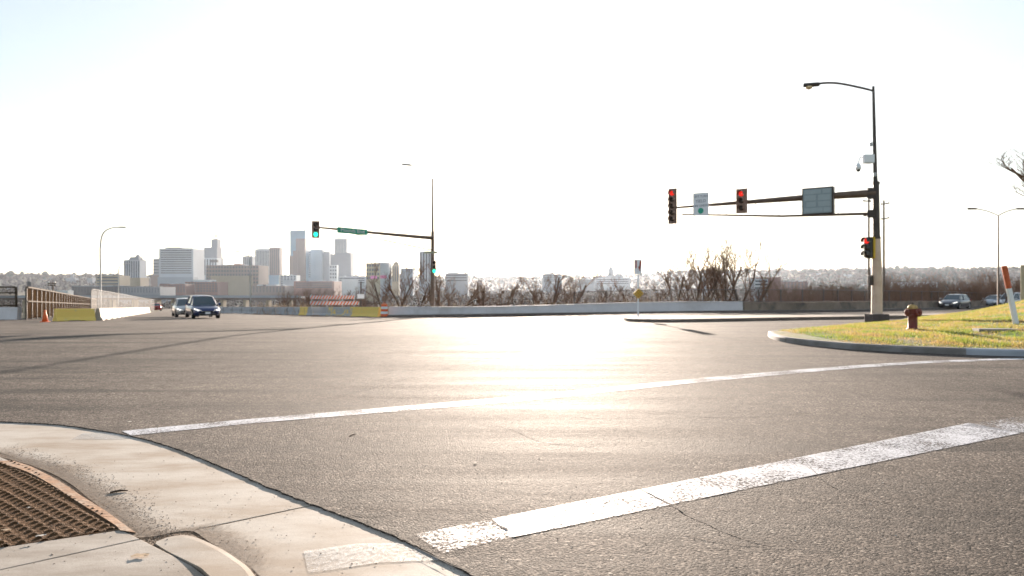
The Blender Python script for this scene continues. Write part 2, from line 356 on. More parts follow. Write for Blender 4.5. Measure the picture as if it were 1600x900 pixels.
def axis(a, b, near, step, grow):
    out = [0.0]; s = step
    while out[-1] < b:
        out.append(out[-1] + s)
        if out[-1] > near: s *= grow
    neg = [0.0]; s = step
    while neg[-1] > a:
        neg.append(neg[-1] - s)
        if -neg[-1] > near: s *= grow
    return sorted(set(neg[1:] + out))
xs = axis(-3600, 3600, 130, 3.0, 1.09); ys = [y for y in axis(-250, 4400, 300, 3.0, 1.05)]
MOUND_BACK = []
g = MB(); g.sheet([[(x, y, land_z(x, y)) for x in xs] for y in ys])
tag(g.build('ground', m_land, smoothing=True), kind='structure')

# ---------------------------------------------------------------- the corner: gutter, kerb, slabs
ZC = -0.012
def crv(pts, n=8, z=None, closed=False):                # Catmull-Rom through photo points
    P = [gp(u, v, z) for u, v in pts]; return spline(P, n)
def spline(P, n=8):
    out = []; Q = [P[0] * 2 - P[1]] + list(P) + [P[-1] * 2 - P[-2]]
    for i in range(1, len(Q) - 2):
        for k in range(n):
            t = k / n; a, b, c, d = Q[i - 1], Q[i], Q[i + 1], Q[i + 2]
            out.append(0.5 * ((2 * b) + (c - a) * t + (2 * a - 5 * b + 4 * c - d) * t * t + (3 * b - a - 3 * c + d) * t ** 3))
    out.append(Q[-2]); return out
EDGE_PX = [(0, 658), (100, 664), (200, 680), (262, 696), (330, 722), (430, 765), (530, 803), (640, 848), (735, 897)]
edge = crv(EDGE_PX, 14, 0.0)
dl = (edge[0] - edge[1]).normalized(); dr = (edge[-1] - edge[-2]).normalized()
edge = [edge[0] + dl * 40] + [edge[0] + dl * k for k in (6, 3, 1.5)] + edge + [edge[-1] + dr * k for k in (0.5, 1.5, 4, 9)]
# fine, slightly crumbled asphalt lip
lip = []
for i in range(len(edge) - 1):
    a, b = edge[i], edge[i + 1]; n = max(1, int((b - a).length / 0.02)) if (b - a).length < 2 else 4
    for k in range(n):
        p = a.lerp(b, k / n); q = (b - a).normalized(); nrm = Vector((-q.y, q.x, 0))
        p = p + nrm * (0.012 * noise.noise(p * 9) + 0.007 * noise.noise(p * 45)); lip.append(p)
lip.append(edge[-1])
poly = [(p.x, p.y) for p in lip] + [(60, -12), (60, 20), (lip[0].x, 20)]
rd = MB(); rd.prism(poly, -0.10, 0.0)
nx = 200
rows = []
for j in range(0, 100):
    y = 20 + j * 1.0
    rows.append([(x, y, plane_z(x, y)) for x in [lip[0].x + (140 - lip[0].x) * i / nx for i in range(nx + 1)]])
keep = MB(); keep.sheet(rows)
fs = [f for f in keep.f if inside(PLAT, sum(keep.v[i][0] for i in f) / 4, sum(keep.v[i][1] for i in f) / 4) and (keep.v[f[0]][1] < 66 or keep.v[f[0]][0] > 10)]
rd.add(keep.v, fs)
# far carriageways
cr = []
for j in range(0, 60):
    y = 66 + j * 3.4
    def xl(y, P): 
        for a, b in zip(P, P[1:]):
            if min(a.y, b.y) <= y <= max(a.y, b.y): return a.x + (b.x - a.x) * (y - a.y) / (b.y - a.y)
        return P[-1].x
    x0 = xl(y, [Vector((-26.5, 44.5)), Vector((-57, 112)), Vector((-128, 262.1))]); x1 = xl(y, [Vector((-10.4, 57)), Vector((-34, 85)), Vector((-62, 140)), Vector((-119, 262.1))])
    if y > 262: break
    cr.append([(x0 + (x1 - x0) * k / 8, y + 0.0, plane_z(0 if False else x0, y)) for k in range(9)])
rd.sheet(cr)
tag(rd.build('road', m_asph), kind='structure')

def P2(u, v): 
    p = gp(u, v, ZC); return (p.x, p.y)
# gutter: two cast sections meeting at an open joint
inner_px = [(0, 700), (50, 712), (110, 735), (160, 765), (205, 800), (228, 836)]
outer = [(p.x, p.y) for p in [e + (e - Vector((-6, 0.5, 0))).normalized() * 0.05 for e in edge]]
cut_o = min(range(len(edge)), key=lambda i: abs((edge[i].x / edge[i].y * F + 800) - 487) if edge[i].y > 0.5 else 1e9)
sec1 = outer[:cut_o + 1] + [P2(300, 828)] + [P2(222, 838)] + [P2(203, 819), P2(171, 794), P2(135, 771), P2(95, 746), P2(54, 726), P2(22, 715), P2(0, 707)] + [(-14, 6.2), (-45, 6.2)]
g1 = MB(); g1.prism(sec1, -0.16, ZC)
sec2 = [(x + 0.006, y - 0.012) for x, y in outer[cut_o:]] + [(4, -4), (1, -4)] + [P2(490, 1000), P2(404, 899), P2(378, 873), P2(344, 851), P2(302, 829.5)]
g1.prism(sec2, -0.16, ZC)
tag(g1.build('gutter', m_conc, bevel=0.004), kind='structure')
# dirt collected between gutter and slabs
gd = MB(); gd.prism([(-60, -12), (3, -12), (0.6, 3.0), (-3.0, 6.5), (-60, 9)], -0.2, ZC - 0.003)
tag(gd.build('soil', m_dirt), kind='structure')
dst = MB(); tr2 = crv([(-60, 700), (0, 712), (60, 728), (110, 751), (150, 781), (190, 811), (222, 838), (300, 828), (330, 842), (380, 875), (430, 925)], 8, ZC)
dst.sheet([[(p.x - .02, p.y - .02, ZC + .002) for p in tr2], [(p.x + .10, p.y + .14, ZC + .0025) for p in tr2], [(p.x + .26, p.y + .34, ZC + .002) for p in tr2]])
dm_ = paint_mat('dust', (.17, .115, .07), .60, .86); dt_ = dm_.node_tree
dob = dst.build('gutter_dirt', dm_, recalc=False); at_ = dob.data.color_attributes.new('amount', 'FLOAT_COLOR', 'POINT'); n_ = len(tr2)
for k_, v_ in enumerate((.95, .38, 0.0)):
    for q_ in range(n_):
        e_ = min(1, q_ / 6, (n_ - 1 - q_) / 8); at_.data[k_ * n_ + q_].color = (v_ * e_, v_ * e_, v_ * e_, 1)
an_ = dt_.nodes.new('ShaderNodeAttribute'); an_.attribute_name = 'amount'; mx_ = next(x for x in dt_.nodes if x.type == 'MIX_SHADER'); rp_ = mx_.inputs[0].links[0].from_socket
nz_ = next(x for x in dt_.nodes if x.type == 'TEX_NOISE'); ma_ = nd(dt_, 'ShaderNodeMath', operation='MULTIPLY_ADD'); dt_.links.new(an_.outputs['Fac'], ma_.inputs[0]); ma_.inputs[1].default_value = 1.5
sb_ = nd(dt_, 'ShaderNodeMath', operation='MULTIPLY_ADD'); dt_.links.new(nz_.outputs[0], sb_.inputs[0]); sb_.inputs[1].default_value = 2.2; sb_.inputs[2].default_value = -1.65
dt_.links.new(sb_.outputs[0], ma_.inputs[2]); ma_.use_clamp = True; dt_.links.new(ma_.outputs[0], mx_.inputs[0])
tag(dob, kind='structure')
# sidewalk slabs
sw = MB()
sw.prism([P2(-60, 866), P2(205, 830), P2(228, 848), (P2(238, 850)[0], P2(238, 850)[1]), P2(229, 846), P2(0, 893), P2(-80, 911)], -0.16, ZC + 0.006) if False else None
sw.prism([P2(-90, 870), P2(190, 829), P2(218, 843), P2(0, 891), P2(-110, 915)], -0.16, ZC + 0.004)
sw.prism([P2(-110, 918), P2(0, 892.6), P2(220, 844.5), P2(262, 866), P2(300, 886), P2(322, 903), P2(350, 960), P2(360, 1300), P2(-900, 1300)], -0.16, ZC + 0.006)
sw.prism([(-14, 6.0), P2(-120, 706), P2(-5, 712), P2(22, 724), P2(-60, 728), (-14, 5.4)], -0.16, ZC + 0.002)
tag(sw.build('sidewalk', m_slab, bevel=0.004), kind='structure')
# kerb that rises out of the gutter at the lower edge
kp = [(245, 846), (268, 838), (298, 837), (340, 855), (372, 876), (398, 899), (430, 960), (470, 1100)]
kq = [(243, 850), (264, 864), (296, 882), (320, 899), (345, 940), (360, 1100)]
ka = crv(kp, 6, ZC); kb = crv(kq, 6, ZC)
n = 30; rows = [[], [], [], []]
def samp(P, t):
    i = t * (len(P) - 1); a = int(i); b = min(a + 1, len(P) - 1); return P[a].lerp(P[b], i - a)
for i in range(n + 1):
    t = i / n; a = samp(ka, t); b = samp(kb, t); h = 0.003 + 0.022 * smooth(0.0, 0.8, t)
    rows[0].append((a.x, a.y, ZC - 0.05)); rows[1].append((a.x * .94 + b.x * .06, a.y * .94 + b.y * .06, ZC + h * 0.8)); rows[2].append((a.x * .8 + b.x * .2, a.y * .8 + b.y * .2, ZC + h)); rows[3].append((b.x, b.y, ZC + h))
rows.append([(p[0], p[1], ZC - 0.1) for p in rows[3]])
k = MB(); k.sheet(rows); tag(k.build('kerb', m_conc, smoothing=False), kind='structure')

# tactile panel
def pt2(u, v): p = gp(u, v, ZC); return Vector((p.x, p.y))
panel_px = [(-200, 700), (-60, 716), (0, 720), (20, 722), (48, 734), (85, 757), (125, 783), (160, 804), (188, 824), (190, 826), (100, 841), (0, 857), (-200, 888)]
pp = [pt2(u, v) for u, v in panel_px]
tp = thing('tactile_plate', 'rusty brown cast iron tactile plate with raised domes set in the corner ramp', 'tactile paving', (pp[3].x, pp[3].y, ZC))
o0 = Vector((pp[3].x, pp[3].y, ZC))
d1 = Vector((1.87, -1.51)).normalized(); d2 = Vector((-d1.y, d1.x)); sp = 0.084; inner = pp
b = MB(); st = 0.0075; x0, x1 = -5.3, max(p.x for p in pp); y0, y1 = min(p.y for p in pp), max(p.y for p in pp)
vid = {}; NX, NY = int((x1 - x0) / st), int((y1 - y0) / st)
def plate_h(x, y):
    a = (x - pp[3].x) * d1.x + (y - pp[3].y) * d1.y; c = (x - pp[3].x) * d2.x + (y - pp[3].y) * d2.y
    fa = a / sp - round(a / sp); fc = c / sp - round(c / sp); rr_ = math.hypot(fa, fc) * sp
    wear = .75 + .5 * noise.noise(Vector((x * 6, y * 6, 1)))
    h = .014 * wear * smooth(.026, .010, rr_) + .0022 * (1 if abs((c / (sp / 5)) % 1 - .5) < .22 else 0) * smooth(.020, .03, rr_)
    return .003 + h + .0012 * noise.noise(Vector((x * 60, y * 60, 0)))
insd = [[False] * (NX + 1) for _ in range(NY + 1)]
for jj in range(NY + 1):
    y = y0 + jj * st; cs = []
    for q in range(len(inner)):
        p_, q_ = inner[q], inner[(q + 1) % len(inner)]
        if (p_.y > y) != (q_.y > y): cs.append(p_.x + (q_.x - p_.x) * (y - p_.y) / (q_.y - p_.y))
    cs.sort()
    for a_, b_ in zip(cs[::2], cs[1::2]):
        for ii in range(max(0, math.ceil((a_ - x0) / st)), min(NX, int((b_ - x0) / st)) + 1): insd[jj][ii] = True
for jj in range(NY + 1):
    for ii in range(NX + 1):
        if insd[jj][ii]: vid[ii, jj] = len(b.v); x, y = x0 + ii * st, y0 + jj * st; b.v.append((x - o0.x, y - o0.y, plate_h(x, y)))
for (ii, jj) in vid:
    if (ii + 1, jj) in vid and (ii, jj + 1) in vid and (ii + 1, jj + 1) in vid: b.f.append((vid[ii, jj], vid[ii + 1, jj], vid[ii + 1, jj + 1], vid[ii, jj + 1])); b.m.append(0)
b.build('panel', m_rust, tp, smoothing=True, recalc=False)
b = MB(); b.prism([(p.x - o0.x, p.y - o0.y) for p in pp], -0.06, 0.0); b.build('frame', m_rustlip, tp)
rim = MB(); ou = crv([(20, 721), (50, 731), (90, 752), (130, 778), (165, 800), (195, 822), (212, 834)], 6, ZC); inn = crv([(-10, 722), (40, 738), (78, 758), (118, 784), (152, 805), (180, 823), (188, 831)], 6, ZC)
rim.sheet([[(p.x - o0.x, p.y - o0.y, -0.04) for p in ou], [(p.x - o0.x, p.y - o0.y, 0.008) for p in ou], [(p.x - o0.x, p.y - o0.y, 0.011) for p in inn], [(p.x - o0.x, p.y - o0.y, -0.02) for p in inn]])
rim.build('rim', m_rustlip, tp)

# grit, leaves and paper
rng = random.Random(5)
gr = MB()
def pebble(c, r, mb):
    vs = [(c[0] + r * rng.uniform(.6, 1.2) * dx, c[1] + r * rng.uniform(.6, 1.2) * dy, c[2] + r * .6 * rng.uniform(.6, 1) * dz) for dx, dy, dz in ((1, 0, 0), (0, 1, 0), (-1, 0, 0), (0, -1, 0), (0, 0, 1), (0, 0, -1))]
    mb.add(vs, [(0, 1, 4), (1, 2, 4), (2, 3, 4), (3, 0, 4), (1, 0, 5), (2, 1, 5), (3, 2, 5), (0, 3, 5)], rng.choice((0, 0, 1, 2)))
trail = crv([(0, 700), (60, 722), (110, 740), (150, 765), (190, 795), (225, 830), (245, 842), (270, 852), (310, 872), (335, 895)], 10, ZC)
for i in range(2600):
    p = rng.choice(trail); k = abs(rng.gauss(0, 1)); q = Vector((0.6, 0.8, 0)) * k * 0.085
    c = p + q + Vector((rng.gauss(0, .05), rng.gauss(0, .05), 0)); pebble((c.x, c.y, ZC + 0.001), rng.uniform(0.0015, 0.0055), gr)
for i in range(450):
    u = rng.uniform(0, 720); v = rng.uniform(700, 900); c = gp(u, v, ZC)
    if u > 250 + (v - 700) * 2.4: continue
    pebble((c.x, c.y, ZC + 0.006), rng.choice((.002, .003, .004, .006)), gr)
for i in range(800):
    p = rng.choice(edge[8:-5]); c = p + Vector((-0.6, -0.8, 0)).normalized() * abs(rng.gauss(0, .025)) + Vector((rng.uniform(-.1, .1), rng.uniform(-.1, .1), 0)) * .3
    pebble((c.x, c.y, ZC + 0.001), rng.uniform(.001, .004), gr)
tag(gr.build('grit', [M('dark_grit', (0.11, 0.08, 0.055), 0.9), M('brown_grit', (0.19, 0.12, 0.07), 0.9), M('pale_grit', (0.32, 0.28, 0.24), 0.9)]), 'loose grit and sand lying in the gutter', kind='stuff')
gl = MB()
for i in range(500):
    v = 500 + 400 * rng.random() ** 0.7; u = rng.uniform(200, 1600); c = gp(u, v, 0.0)
    if v < 668 or u > 260 + (v - 690) * 2.4: pebble((c.x, c.y, 0.003), rng.uniform(.002, .006), gl)
tag(gl.build('gravel', [M('road_chip_dark', (0.05, 0.04, 0.035), 0.9), M('road_chip', (0.25, 0.2, 0.16), 0.8), M('road_chip_pale', (0.6, 0.58, 0.55), 0.5)]), 'stone chips scattered over the asphalt', kind='stuff')
m_paper = M('paper', (0.62, 0.58, 0.52), 0.8, var=0.1); m_leaf = M('dry_leaf', (0.42, 0.30, 0.19), 0.8, var=0.3, scale=30)
def scrap(name, label, cat, u, v, z, L, W, rz, mat):
    c = gp(u, v, z); m = MB(); rows = []
    for i in range(5):
        rows.append([(L * (i / 4 - .5) * (1 + .15 * math.sin(k * 2.3 + i)), W * (k / 3 - .5) * (1 - .25 * abs(i - 2) / 2), 0.004 + 0.006 * math.sin(i * 1.3 + k * 1.1) ** 2) for k in range(4)])
    m.sheet(rows); o = m.build(name, mat, smoothing=True, recalc=False); o.location = (c.x, c.y, z + 0.003); o.rotation_euler[2] = rz; return tag(o, label, cat)
scrap('dry_leaf', 'pale curled leaf lying on the pavement slab below the tactile plate', 'leaf', 219, 870, ZC + .006, .085, .05, .2, m_leaf)
scrap('paper_scrap', 'small white paper scrap on the near edge of the tactile plate', 'litter', 64, 839, ZC + .018, .05, .022, .5, m_paper)
scrap('paper_scrap', 'cream paper scrap on the tactile plate at the left edge of the picture', 'litter', 10, 830, ZC + .018, .055, .03, 0, m_leaf)
scrap('paper_scrap', 'tiny white paper fleck in the middle of the tactile plate', 'litter', 45, 795, ZC + .018, .02, .016, 0.2, m_paper)
scrap('paper_scrap', 'white paper speck on the asphalt beyond the pale gutter', 'litter', 203, 660, 0, .03, .03, 0.2, m_paper)
scrap('dry_leaf', 'small brown leaf on the asphalt between the two white lines', 'leaf', 743, 724, 0, .03, .05, 0.1, M('dark_leaf', (.08, .05, .03), .8))
def twig(label, u0, v0, u1, v1, z, r):
    a, b_ = gp(u0, v0, z), gp(u1, v1, z); m = MB(); mid = (a + b_) / 2 + Vector((0, .012, .004)); m.tube([(0, 0, r), mid - a + Vector((0, 0, r)), b_ - a + Vector((0, 0, r))], [r, r * 1.2, r * .5], 6)
    o = m.build('twig', m_bark); o.location = a; tag(o, label, 'twig')
twig('short dark twig lying on the gutter beside the rusty rim', 172, 771, 200, 768, ZC, .007)
twig('thin twig lying on the asphalt below the far white line', 546, 682, 556, 679, 0, .004)

# ---------------------------------------------------------------- road paint
def strip(name, px, mat, z=0.004, zz=None):
    m = MB(); P = [gp(u, v, 0 if zz is None else zz) for u, v in px]; m.add([(p.x, p.y, z) for p in P], [tuple(range(len(P)))])
    return tag(m.build(name, mat), kind='structure')
strip('crosswalk_line', [(190, 674), (205, 681), (385, 662.5), (800, 628.5), (1100, 597), (1250, 583), (1350, 574.5), (1450, 567.5), (1560, 563), (1600, 562), (1600, 559.8), (1560, 560.3), (1450, 564), (1350, 570), (1250, 577.5), (1100, 590.5), (800, 620.5), (385, 655.5)], m_paint)
strip('crosswalk_line', [(648, 836), (692, 865), (800, 840), (768, 812)], m_paint_thin)
strip('crosswalk_line', [(769, 811.6), (801, 840), (905, 819), (1046, 789.5), (1000, 765.5), (900, 785)], m_paint)
strip('crosswalk_line', [(1002, 765), (1048, 789), (1200, 757.5), (1595, 677), (1515, 661)], m_paint)
strip('crosswalk_line', [(1500, 665.5), (1596, 676.5), (1700, 662), (1700, 637), (1590, 652)], m_paint_thin)
strip('gutter_paint', [(474, 862), (482, 897), (590, 880), (690, 876), (640, 849), (560, 850)], m_paint_g, ZC + .004, ZC)
strip('gutter_paint', [(112, 687), (195, 686.5), (212, 682), (190, 676), (130, 677)], m_paint_g, ZC + .004, ZC)
def crack(px, w, mat=m_crack):
    P = [gp(u, v, 0) for u, v in px]; P = spline(P, 10); rows = [[], []]
    for i, p in enumerate(P):
        t = (P[min(i + 1, len(P) - 1)] - P[max(i - 1, 0)]).normalized(); nn = Vector((-t.y, t.x, 0)); j = nn * 0.018 * noise.noise(p * 7) 
        ww = w * (0.5 + abs(noise.noise(p * 11)) * 1.6) * min(1, 3 * min(i, len(P) - 1 - i) / len(P) + .15)
        a = p + j + nn * ww; c = p + j - nn * ww; rows[0].append((a.x, a.y, .0075)); rows[1].append((c.x, c.y, .0075))
    m = MB(); m.sheet(rows); tag(m.build('road_crack', mat), kind='structure')
crack([(990, 762), (1015, 773), (1050, 790), (1090, 812), (1180, 846), (1290, 858)], .006)
crack([(755, 806), (780, 822), (812, 840)], .006)
crack([(420, 640), (560, 612), (760, 560), (900, 530)], .006)
crack([(150, 600), (380, 590), (600, 560)], .006)
crack([(1000, 640), (1130, 652), (1300, 640), (1600, 600)], .006)
crack([(1240, 700), (1300, 760), (1420, 790), (1600, 800)], .004)
crack([(1480, 655), (1540, 667), (1596, 678)], .004)
crack([(640, 852), (700, 882), (760, 905)], .004)
crack([(990, 820), (1140, 848), (1200, 850)], .004)
crack([(700, 655), (790, 668), (850, 690), (960, 700)], .004)
crack([(1000, 502), (1060, 516), (1160, 532), (1190, 536)], .02)  # broad dark strip from the island sign's foot towards the grass kerb
crack([(540, 800), (580, 806), (620, 800)], .004)

# ---------------------------------------------------------------- grass bank with kerb on the right
kf = crv([(1199, 524), (1204, 529), (1225, 535), (1275, 541), (1330, 546), (1400, 550), (1510, 554.5), (1600, 557), (1720, 559), (2100, 563)], 8, 0.0)
kb0 = [Vector((10.0, 22.4, 0)), Vector((11.6, 25.5, -.1)), Vector((16.8, 31.0, -.2)), Vector((24, 40, -.3)), Vector((40, 52, -.5)), Vector((70, 62, -.8))]
kback = spline([kf[0]] + kb0[1:], 8)
outline = [p.to_2d() for p in reversed(kback)] + [p.to_2d() for p in kf[1:]]   # open at far right
KB = [p for p in outline]
mpoly = KB + [Vector((75, 14))]
def bank_z(x, y):
    d = min(dist_open(KB, x, y), 30)
    base = plane_z(x, y)
    rise = 0.135 + 0.05 * min(d, 1.5) + 0.085 * max(0, x - 12.5) * smooth(0, 7, d) * smooth(60, 30, x) + .03 * noise.noise(Vector((x * .5, y * .5, 0))) * smooth(.2, 1.5, d)
    return base + min(rise, 1.15)
def dist_open(L, x, y):
    best = 1e9
    for a, b in zip(L, L[1:]):
        dx, dy = b.x - a.x, b.y - a.y; t = max(0, min(1, ((x - a.x) * dx + (y - a.y) * dy) / (dx * dx + dy * dy + 1e-9)))
        best = min(best, math.hypot(x - a.x - t * dx, y - a.y - t * dy))
    return best
tb = MB(); 
import itertools
gx = [7.5 + .35 * i for i in range(100)] + [42.5 + 1.5 * i for i in range(22)]; gy = [13.5 + .35 * j for j in range(110)] + [52 + 1.2 * j for j in range(12)]
ins = {}
pts = {}
for i, x in enumerate(gx):
    for j, y in enumerate(gy):
        ins[i, j] = inside(mpoly, x, y) and dist_open(KB, x, y) > 0.12
vid = {}; V = []; Fc = []
def getv(i, j):
    if (i, j) not in vid: vid[i, j] = len(V); V.append((gx[i], gy[j], bank_z(gx[i], gy[j]) - .02))
    return vid[i, j]
for i in range(len(gx) - 1):
    for j in range(len(gy) - 1):
        if all(ins[a, b] for a in (i, i + 1) for b in (j, j + 1)): Fc.append((getv(i, j), getv(i + 1, j), getv(i + 1, j + 1), getv(i, j + 1)))
tb.add(V, Fc)
# skirt ring between kerb and grid
ring = [[], [], []]
for i, p in enumerate(KB):
    t = (KB[min(i + 1, len(KB) - 1)] - KB[max(0, i - 1)]).normalized(); nn = Vector((-t.y, t.x))
    for s, w in ((0, .12), (1, .4), (2, .75)):
        q = p + nn * w; ring[s].append((q.x, q.y, (bank_z(q.x, q.y) if w > .2 else plane_z(p.x, p.y) + .14) - (.03 if w > .7 else .005)))
tb.sheet(ring)
tag(tb.build('grass_bank', m_turf, smoothing=True), kind='structure')
def kerb_along(name, L, mat, w=0.15, h=0.14, side=1):
    rows = [[] for _ in range(5)]
    for i, p in enumerate(L):
        t = (L[min(i + 1, len(L) - 1)] - L[max(0, i - 1)]); t = Vector((t.x, t.y)).normalized(); nn = Vector((-t.y, t.x)) * side; z = plane_z(p.x, p.y)
        for s, (a, hh) in enumerate(((0, -.05), (.02, h * .75), (.05, h), (w, h + .003), (w + .01, -.05))):
            rows[s].append((p.x + nn.x * a, p.y + nn.y * a, z + hh))
    m = MB(); m.sheet(rows)
    for r in (0, -1): m.add([rw[r] for rw in rows], [tuple(range(5))])
    return tag(m.build(name, mat), kind='structure')
ib = min(range(len(KB)), key=lambda i: (KB[i] - kf[0].to_2d()).length)
front = [p for p in kf]
def cutidx(u): return min(range(len(front)), key=lambda i: abs(front[i].x / front[i].y * F + 800 - u))
c1 = cutidx(1410); c2 = cutidx(1512)
kerb_along('kerb', [p.to_3d() for p in KB[max(0, ib - 26):ib + 1]], m_kerb)
kerb_along('kerb', front[:c1 + 1], m_kerb)
kerb_along('kerb', front[c1:c2 + 1], m_kerb); kerb_along('kerb', front[c2:], m_kerb_new)
# blades
bl = MB(); rng = random.Random(11); cnt = 0; vs = []; fcs = []
while cnt < 60000:
    x = 8 + 20 * rng.random() ; y = 14.5 + 22 * rng.random() ** 1.4
    if not inside(mpoly, x, y) or x / y * F + 800 > 1700: continue
    if dist_open(KB, x, y) < 0.14: continue
    dens = noise.noise(Vector((x * .9, y * .9, 2.0)))
    if rng.random() > .75 + dens: continue
    z = bank_z(x, y) - .02; h = rng.uniform(.03, .075) * (1 + .5 * dens); a = rng.uniform(0, 6.28); w = .007; lx, ly = rng.uniform(-.03, .03), rng.uniform(-.03, .03)
    o = len(vs); vs += [(x - w * math.cos(a), y - w * math.sin(a), z), (x + w * math.cos(a), y + w * math.sin(a), z), (x + lx, y + ly, z + h)]; fcs.append((o, o + 1, o + 2)); cnt += 1
bl.add(vs, fcs); tag(bl.build('grass', m_blade, recalc=False), 'short patchy grass of the bank, half green and half straw', kind='stuff')
# bare slab in the grass by the marker post
sl = MB(); a = gp(1530, 523, .15); sl.prism([(a.x, a.y), (a.x + 2.2, a.y - .1), (a.x + 2.2, a.y + .5), (a.x + .1, a.y + .45)], bank_z(a.x + 1, a.y) - .1, bank_z(a.x + 1, a.y) + .008); tag(sl.build('footpath_slab', m_kerb, bevel=.01), kind='structure')

# ---------------------------------------------------------------- median island
mi = [gp(u, v) for u, v in [(975, 500.5), (985, 502.5), (1030, 503.5), (1120, 502.5), (1250, 500), (1400, 497.5), (1500, 495)]]
mb_ = [gp(u, v) for u, v in [(1500, 492.8), (1400, 494.3), (1250, 495.8), (1120, 497), (1030, 497.8), (990, 498.5), (975, 500.5)]]
md = MB(); pol = spline(mi, 5) + spline(mb_, 5)[1:-1]; nn_ = len(pol)
vv = [(p.x, p.y, plane_z(p.x, p.y) + .15) for p in pol] + [(p.x, p.y, plane_z(p.x, p.y) - .1) for p in pol]
md.add(vv, [tuple(range(nn_))] + [(i, i + nn_, (i + 1) % nn_ + nn_, (i + 1) % nn_) for i in range(nn_)])
tag(md.build('traffic_island', M('island_concrete', (.17, .135, .11), .85, var=.3, scale=.8)), kind='structure')

# ---------------------------------------------------------------- walls, barriers
def wall(name, label, L, h, w, mat, group=None, cap=None):
    L = [Vector((p[0], p[1])) for p in L]; root = thing(name, label, 'wall', (L[0].x, L[0].y, plane_z(*L[0])), group=group); o = root.location
    fine = []
    for a, b in zip(L, L[1:]):
        n = max(1, int((b - a).length / 2))
        fine += [a.lerp(b, k / n) for k in range(n)]
    fine.append(L[-1]); rows = [[], [], [], []]; rc = [[], [], [], []]
    for i, p in enumerate(fine):
        t = (fine[min(i + 1, len(fine) - 1)] - fine[max(0, i - 1)]).normalized(); nn = Vector((-t.y, t.x)); z = plane_z(p.x, p.y)
        for s, (a, hh) in enumerate(((-w * .65, -.1), (-w * .4, h), (w * .6, h), (w * .6, -.6))): rows[s].append((p.x + nn.x * a - o.x, p.y + nn.y * a - o.y, z + hh - o.z))
        for s, (a, hh) in enumerate(((-w * .55, h + .003), (-w * .55, h + .07), (w * .75, h + .07), (w * .75, h + .003))): rc[s].append((p.x + nn.x * a - o.x, p.y + nn.y * a - o.y, z + hh - o.z))
    m = MB(); m.sheet(rows)
    for r in (0, -1): m.add([rw[r] for rw in rows], [(0, 1, 2, 3)])
    m.build('body', mat, root)
    if cap:
        m = MB(); m.sheet(rc, False)
        for r in (0, -1): m.add([rw[r] for rw in rc], [(0, 1, 2, 3)])
        m.build('coping', cap, root)
    return root
wb = [gp(1160, 487.5).to_2d()]
wall('concrete_wall', 'long pale whitish concrete wall across the far side of the junction', [FARW[0], FARW[1], wb[0]], .76, .3, m_wall_w, cap=m_wall_w)
wall('concrete_wall', 'low brown stone wall behind the right traffic signal pole', [wb[0] + Vector((.05, 0)), FARW[3], FARW[4], FARW[5], FARW[6]], .72, .34, m_wall_b, cap=m_wall_b)
# low earth strip and kerb at the wall's foot
kerb_along('kerb', [Vector((p.x, p.y - 1.6, 0)) for p in [FARW[0], FARW[1], wb[0], FARW[3], FARW[4], FARW[5], FARW[6]]], M('grimy_kerb', (.13, .10, .085), .9), w=.9, h=.14)

def jersey(name, label, a, b, mat, h=.74, zoff=0, group='concrete barriers'):
    a, b = Vector(a), Vector(b); L = (b - a).length; c = (a + b) / 2
    za, zb = plane_z(a.x, a.y), plane_z(b.x, b.y)
    m = MB(); prof = [(-.28, 0), (-.27, .07), (-.16, .24), (-.09, h), (.09, h), (.16, .24), (.27, .07), (.28, 0)]; rows = []
    k = L / 2 - .02
    for x in (-k, -k * .45, -k * .4, k * .4, k * .45, k):
        nb = .05 if abs(x) < k * .42 else 0
        rows.append([(x, y, (z if z > 0.01 else nb)) for y, z in prof])
    m.sheet(rows); m.add([*rows[0]], [tuple(range(7, -1, -1))]); m.add([*rows[-1]], [tuple(range(8))])
    o = m.build(name, mat, bevel=.012); o.location = (c.x, c.y, (za + zb) / 2 + zoff)
    d = b - a; o.rotation_euler = (0, -math.atan2(zb - za, L), math.atan2(d.y, d.x)); return tag(o, label, 'barrier', group)
# along the right side of the bridge road
J = [gp(552.5, 494.6).to_2d(), gp(513, 494).to_2d(), gp(482.5, 493.5).to_2d(), gp(470, 493).to_2d()]
E0 = Vector((-10.6, 57.0)); 
uu = [594, 552.5, 513, 482.5, 470]
def on_RB(u):      # point of the barrier line seen at column u
    A, B = Vector((-11.3, 57.6)), Vector((-38, 92)); k = (u - 800) / F
    t = (k * A.y - A.x) / ((B.x - A.x) - k * (B.y - A.y)); return A.lerp(B, t)
pts_ = [on_RB(u) for u in uu]
for i, (mt, lb) in enumerate([(m_bar_y, 'pale yellow concrete barrier next to the orange drum'), (m_bar_yg, 'worn yellow concrete barrier patched with bare grey, second left of the orange drum'), (m_bar_gy, 'grey concrete barrier with yellow smears along its top'), (m_bar_y, 'short bright yellow end of a barrier left of the grey smeared one')]):
    jersey('concrete_barrier', lb, pts_[i], pts_[i + 1], mt, h=.80)
cur = pts_[-1]; dirv = Vector((-26.7, 34.4)).normalized(); k = 0
ordn = ['first', 'second', 'third', 'fourth', 'fifth', 'sixth', 'seventh', 'eighth', 'ninth', 'tenth', 'eleventh', 'twelfth', 'thirteenth', 'fourteenth', 'fifteenth', 'sixteenth', 'seventeenth', 'eighteenth', 'nineteenth', 'twentieth']
while k < 12:
    nx_ = cur + dirv * 3.8
    jersey('concrete_barrier', f'plain grey concrete barrier of the bridge road, {ordn[k]} beyond the yellow ones', cur, nx_, m_bar_g, h=.80); cur = nx_; k += 1
    if k == 8: dirv = Vector((-27, 60)).normalized()
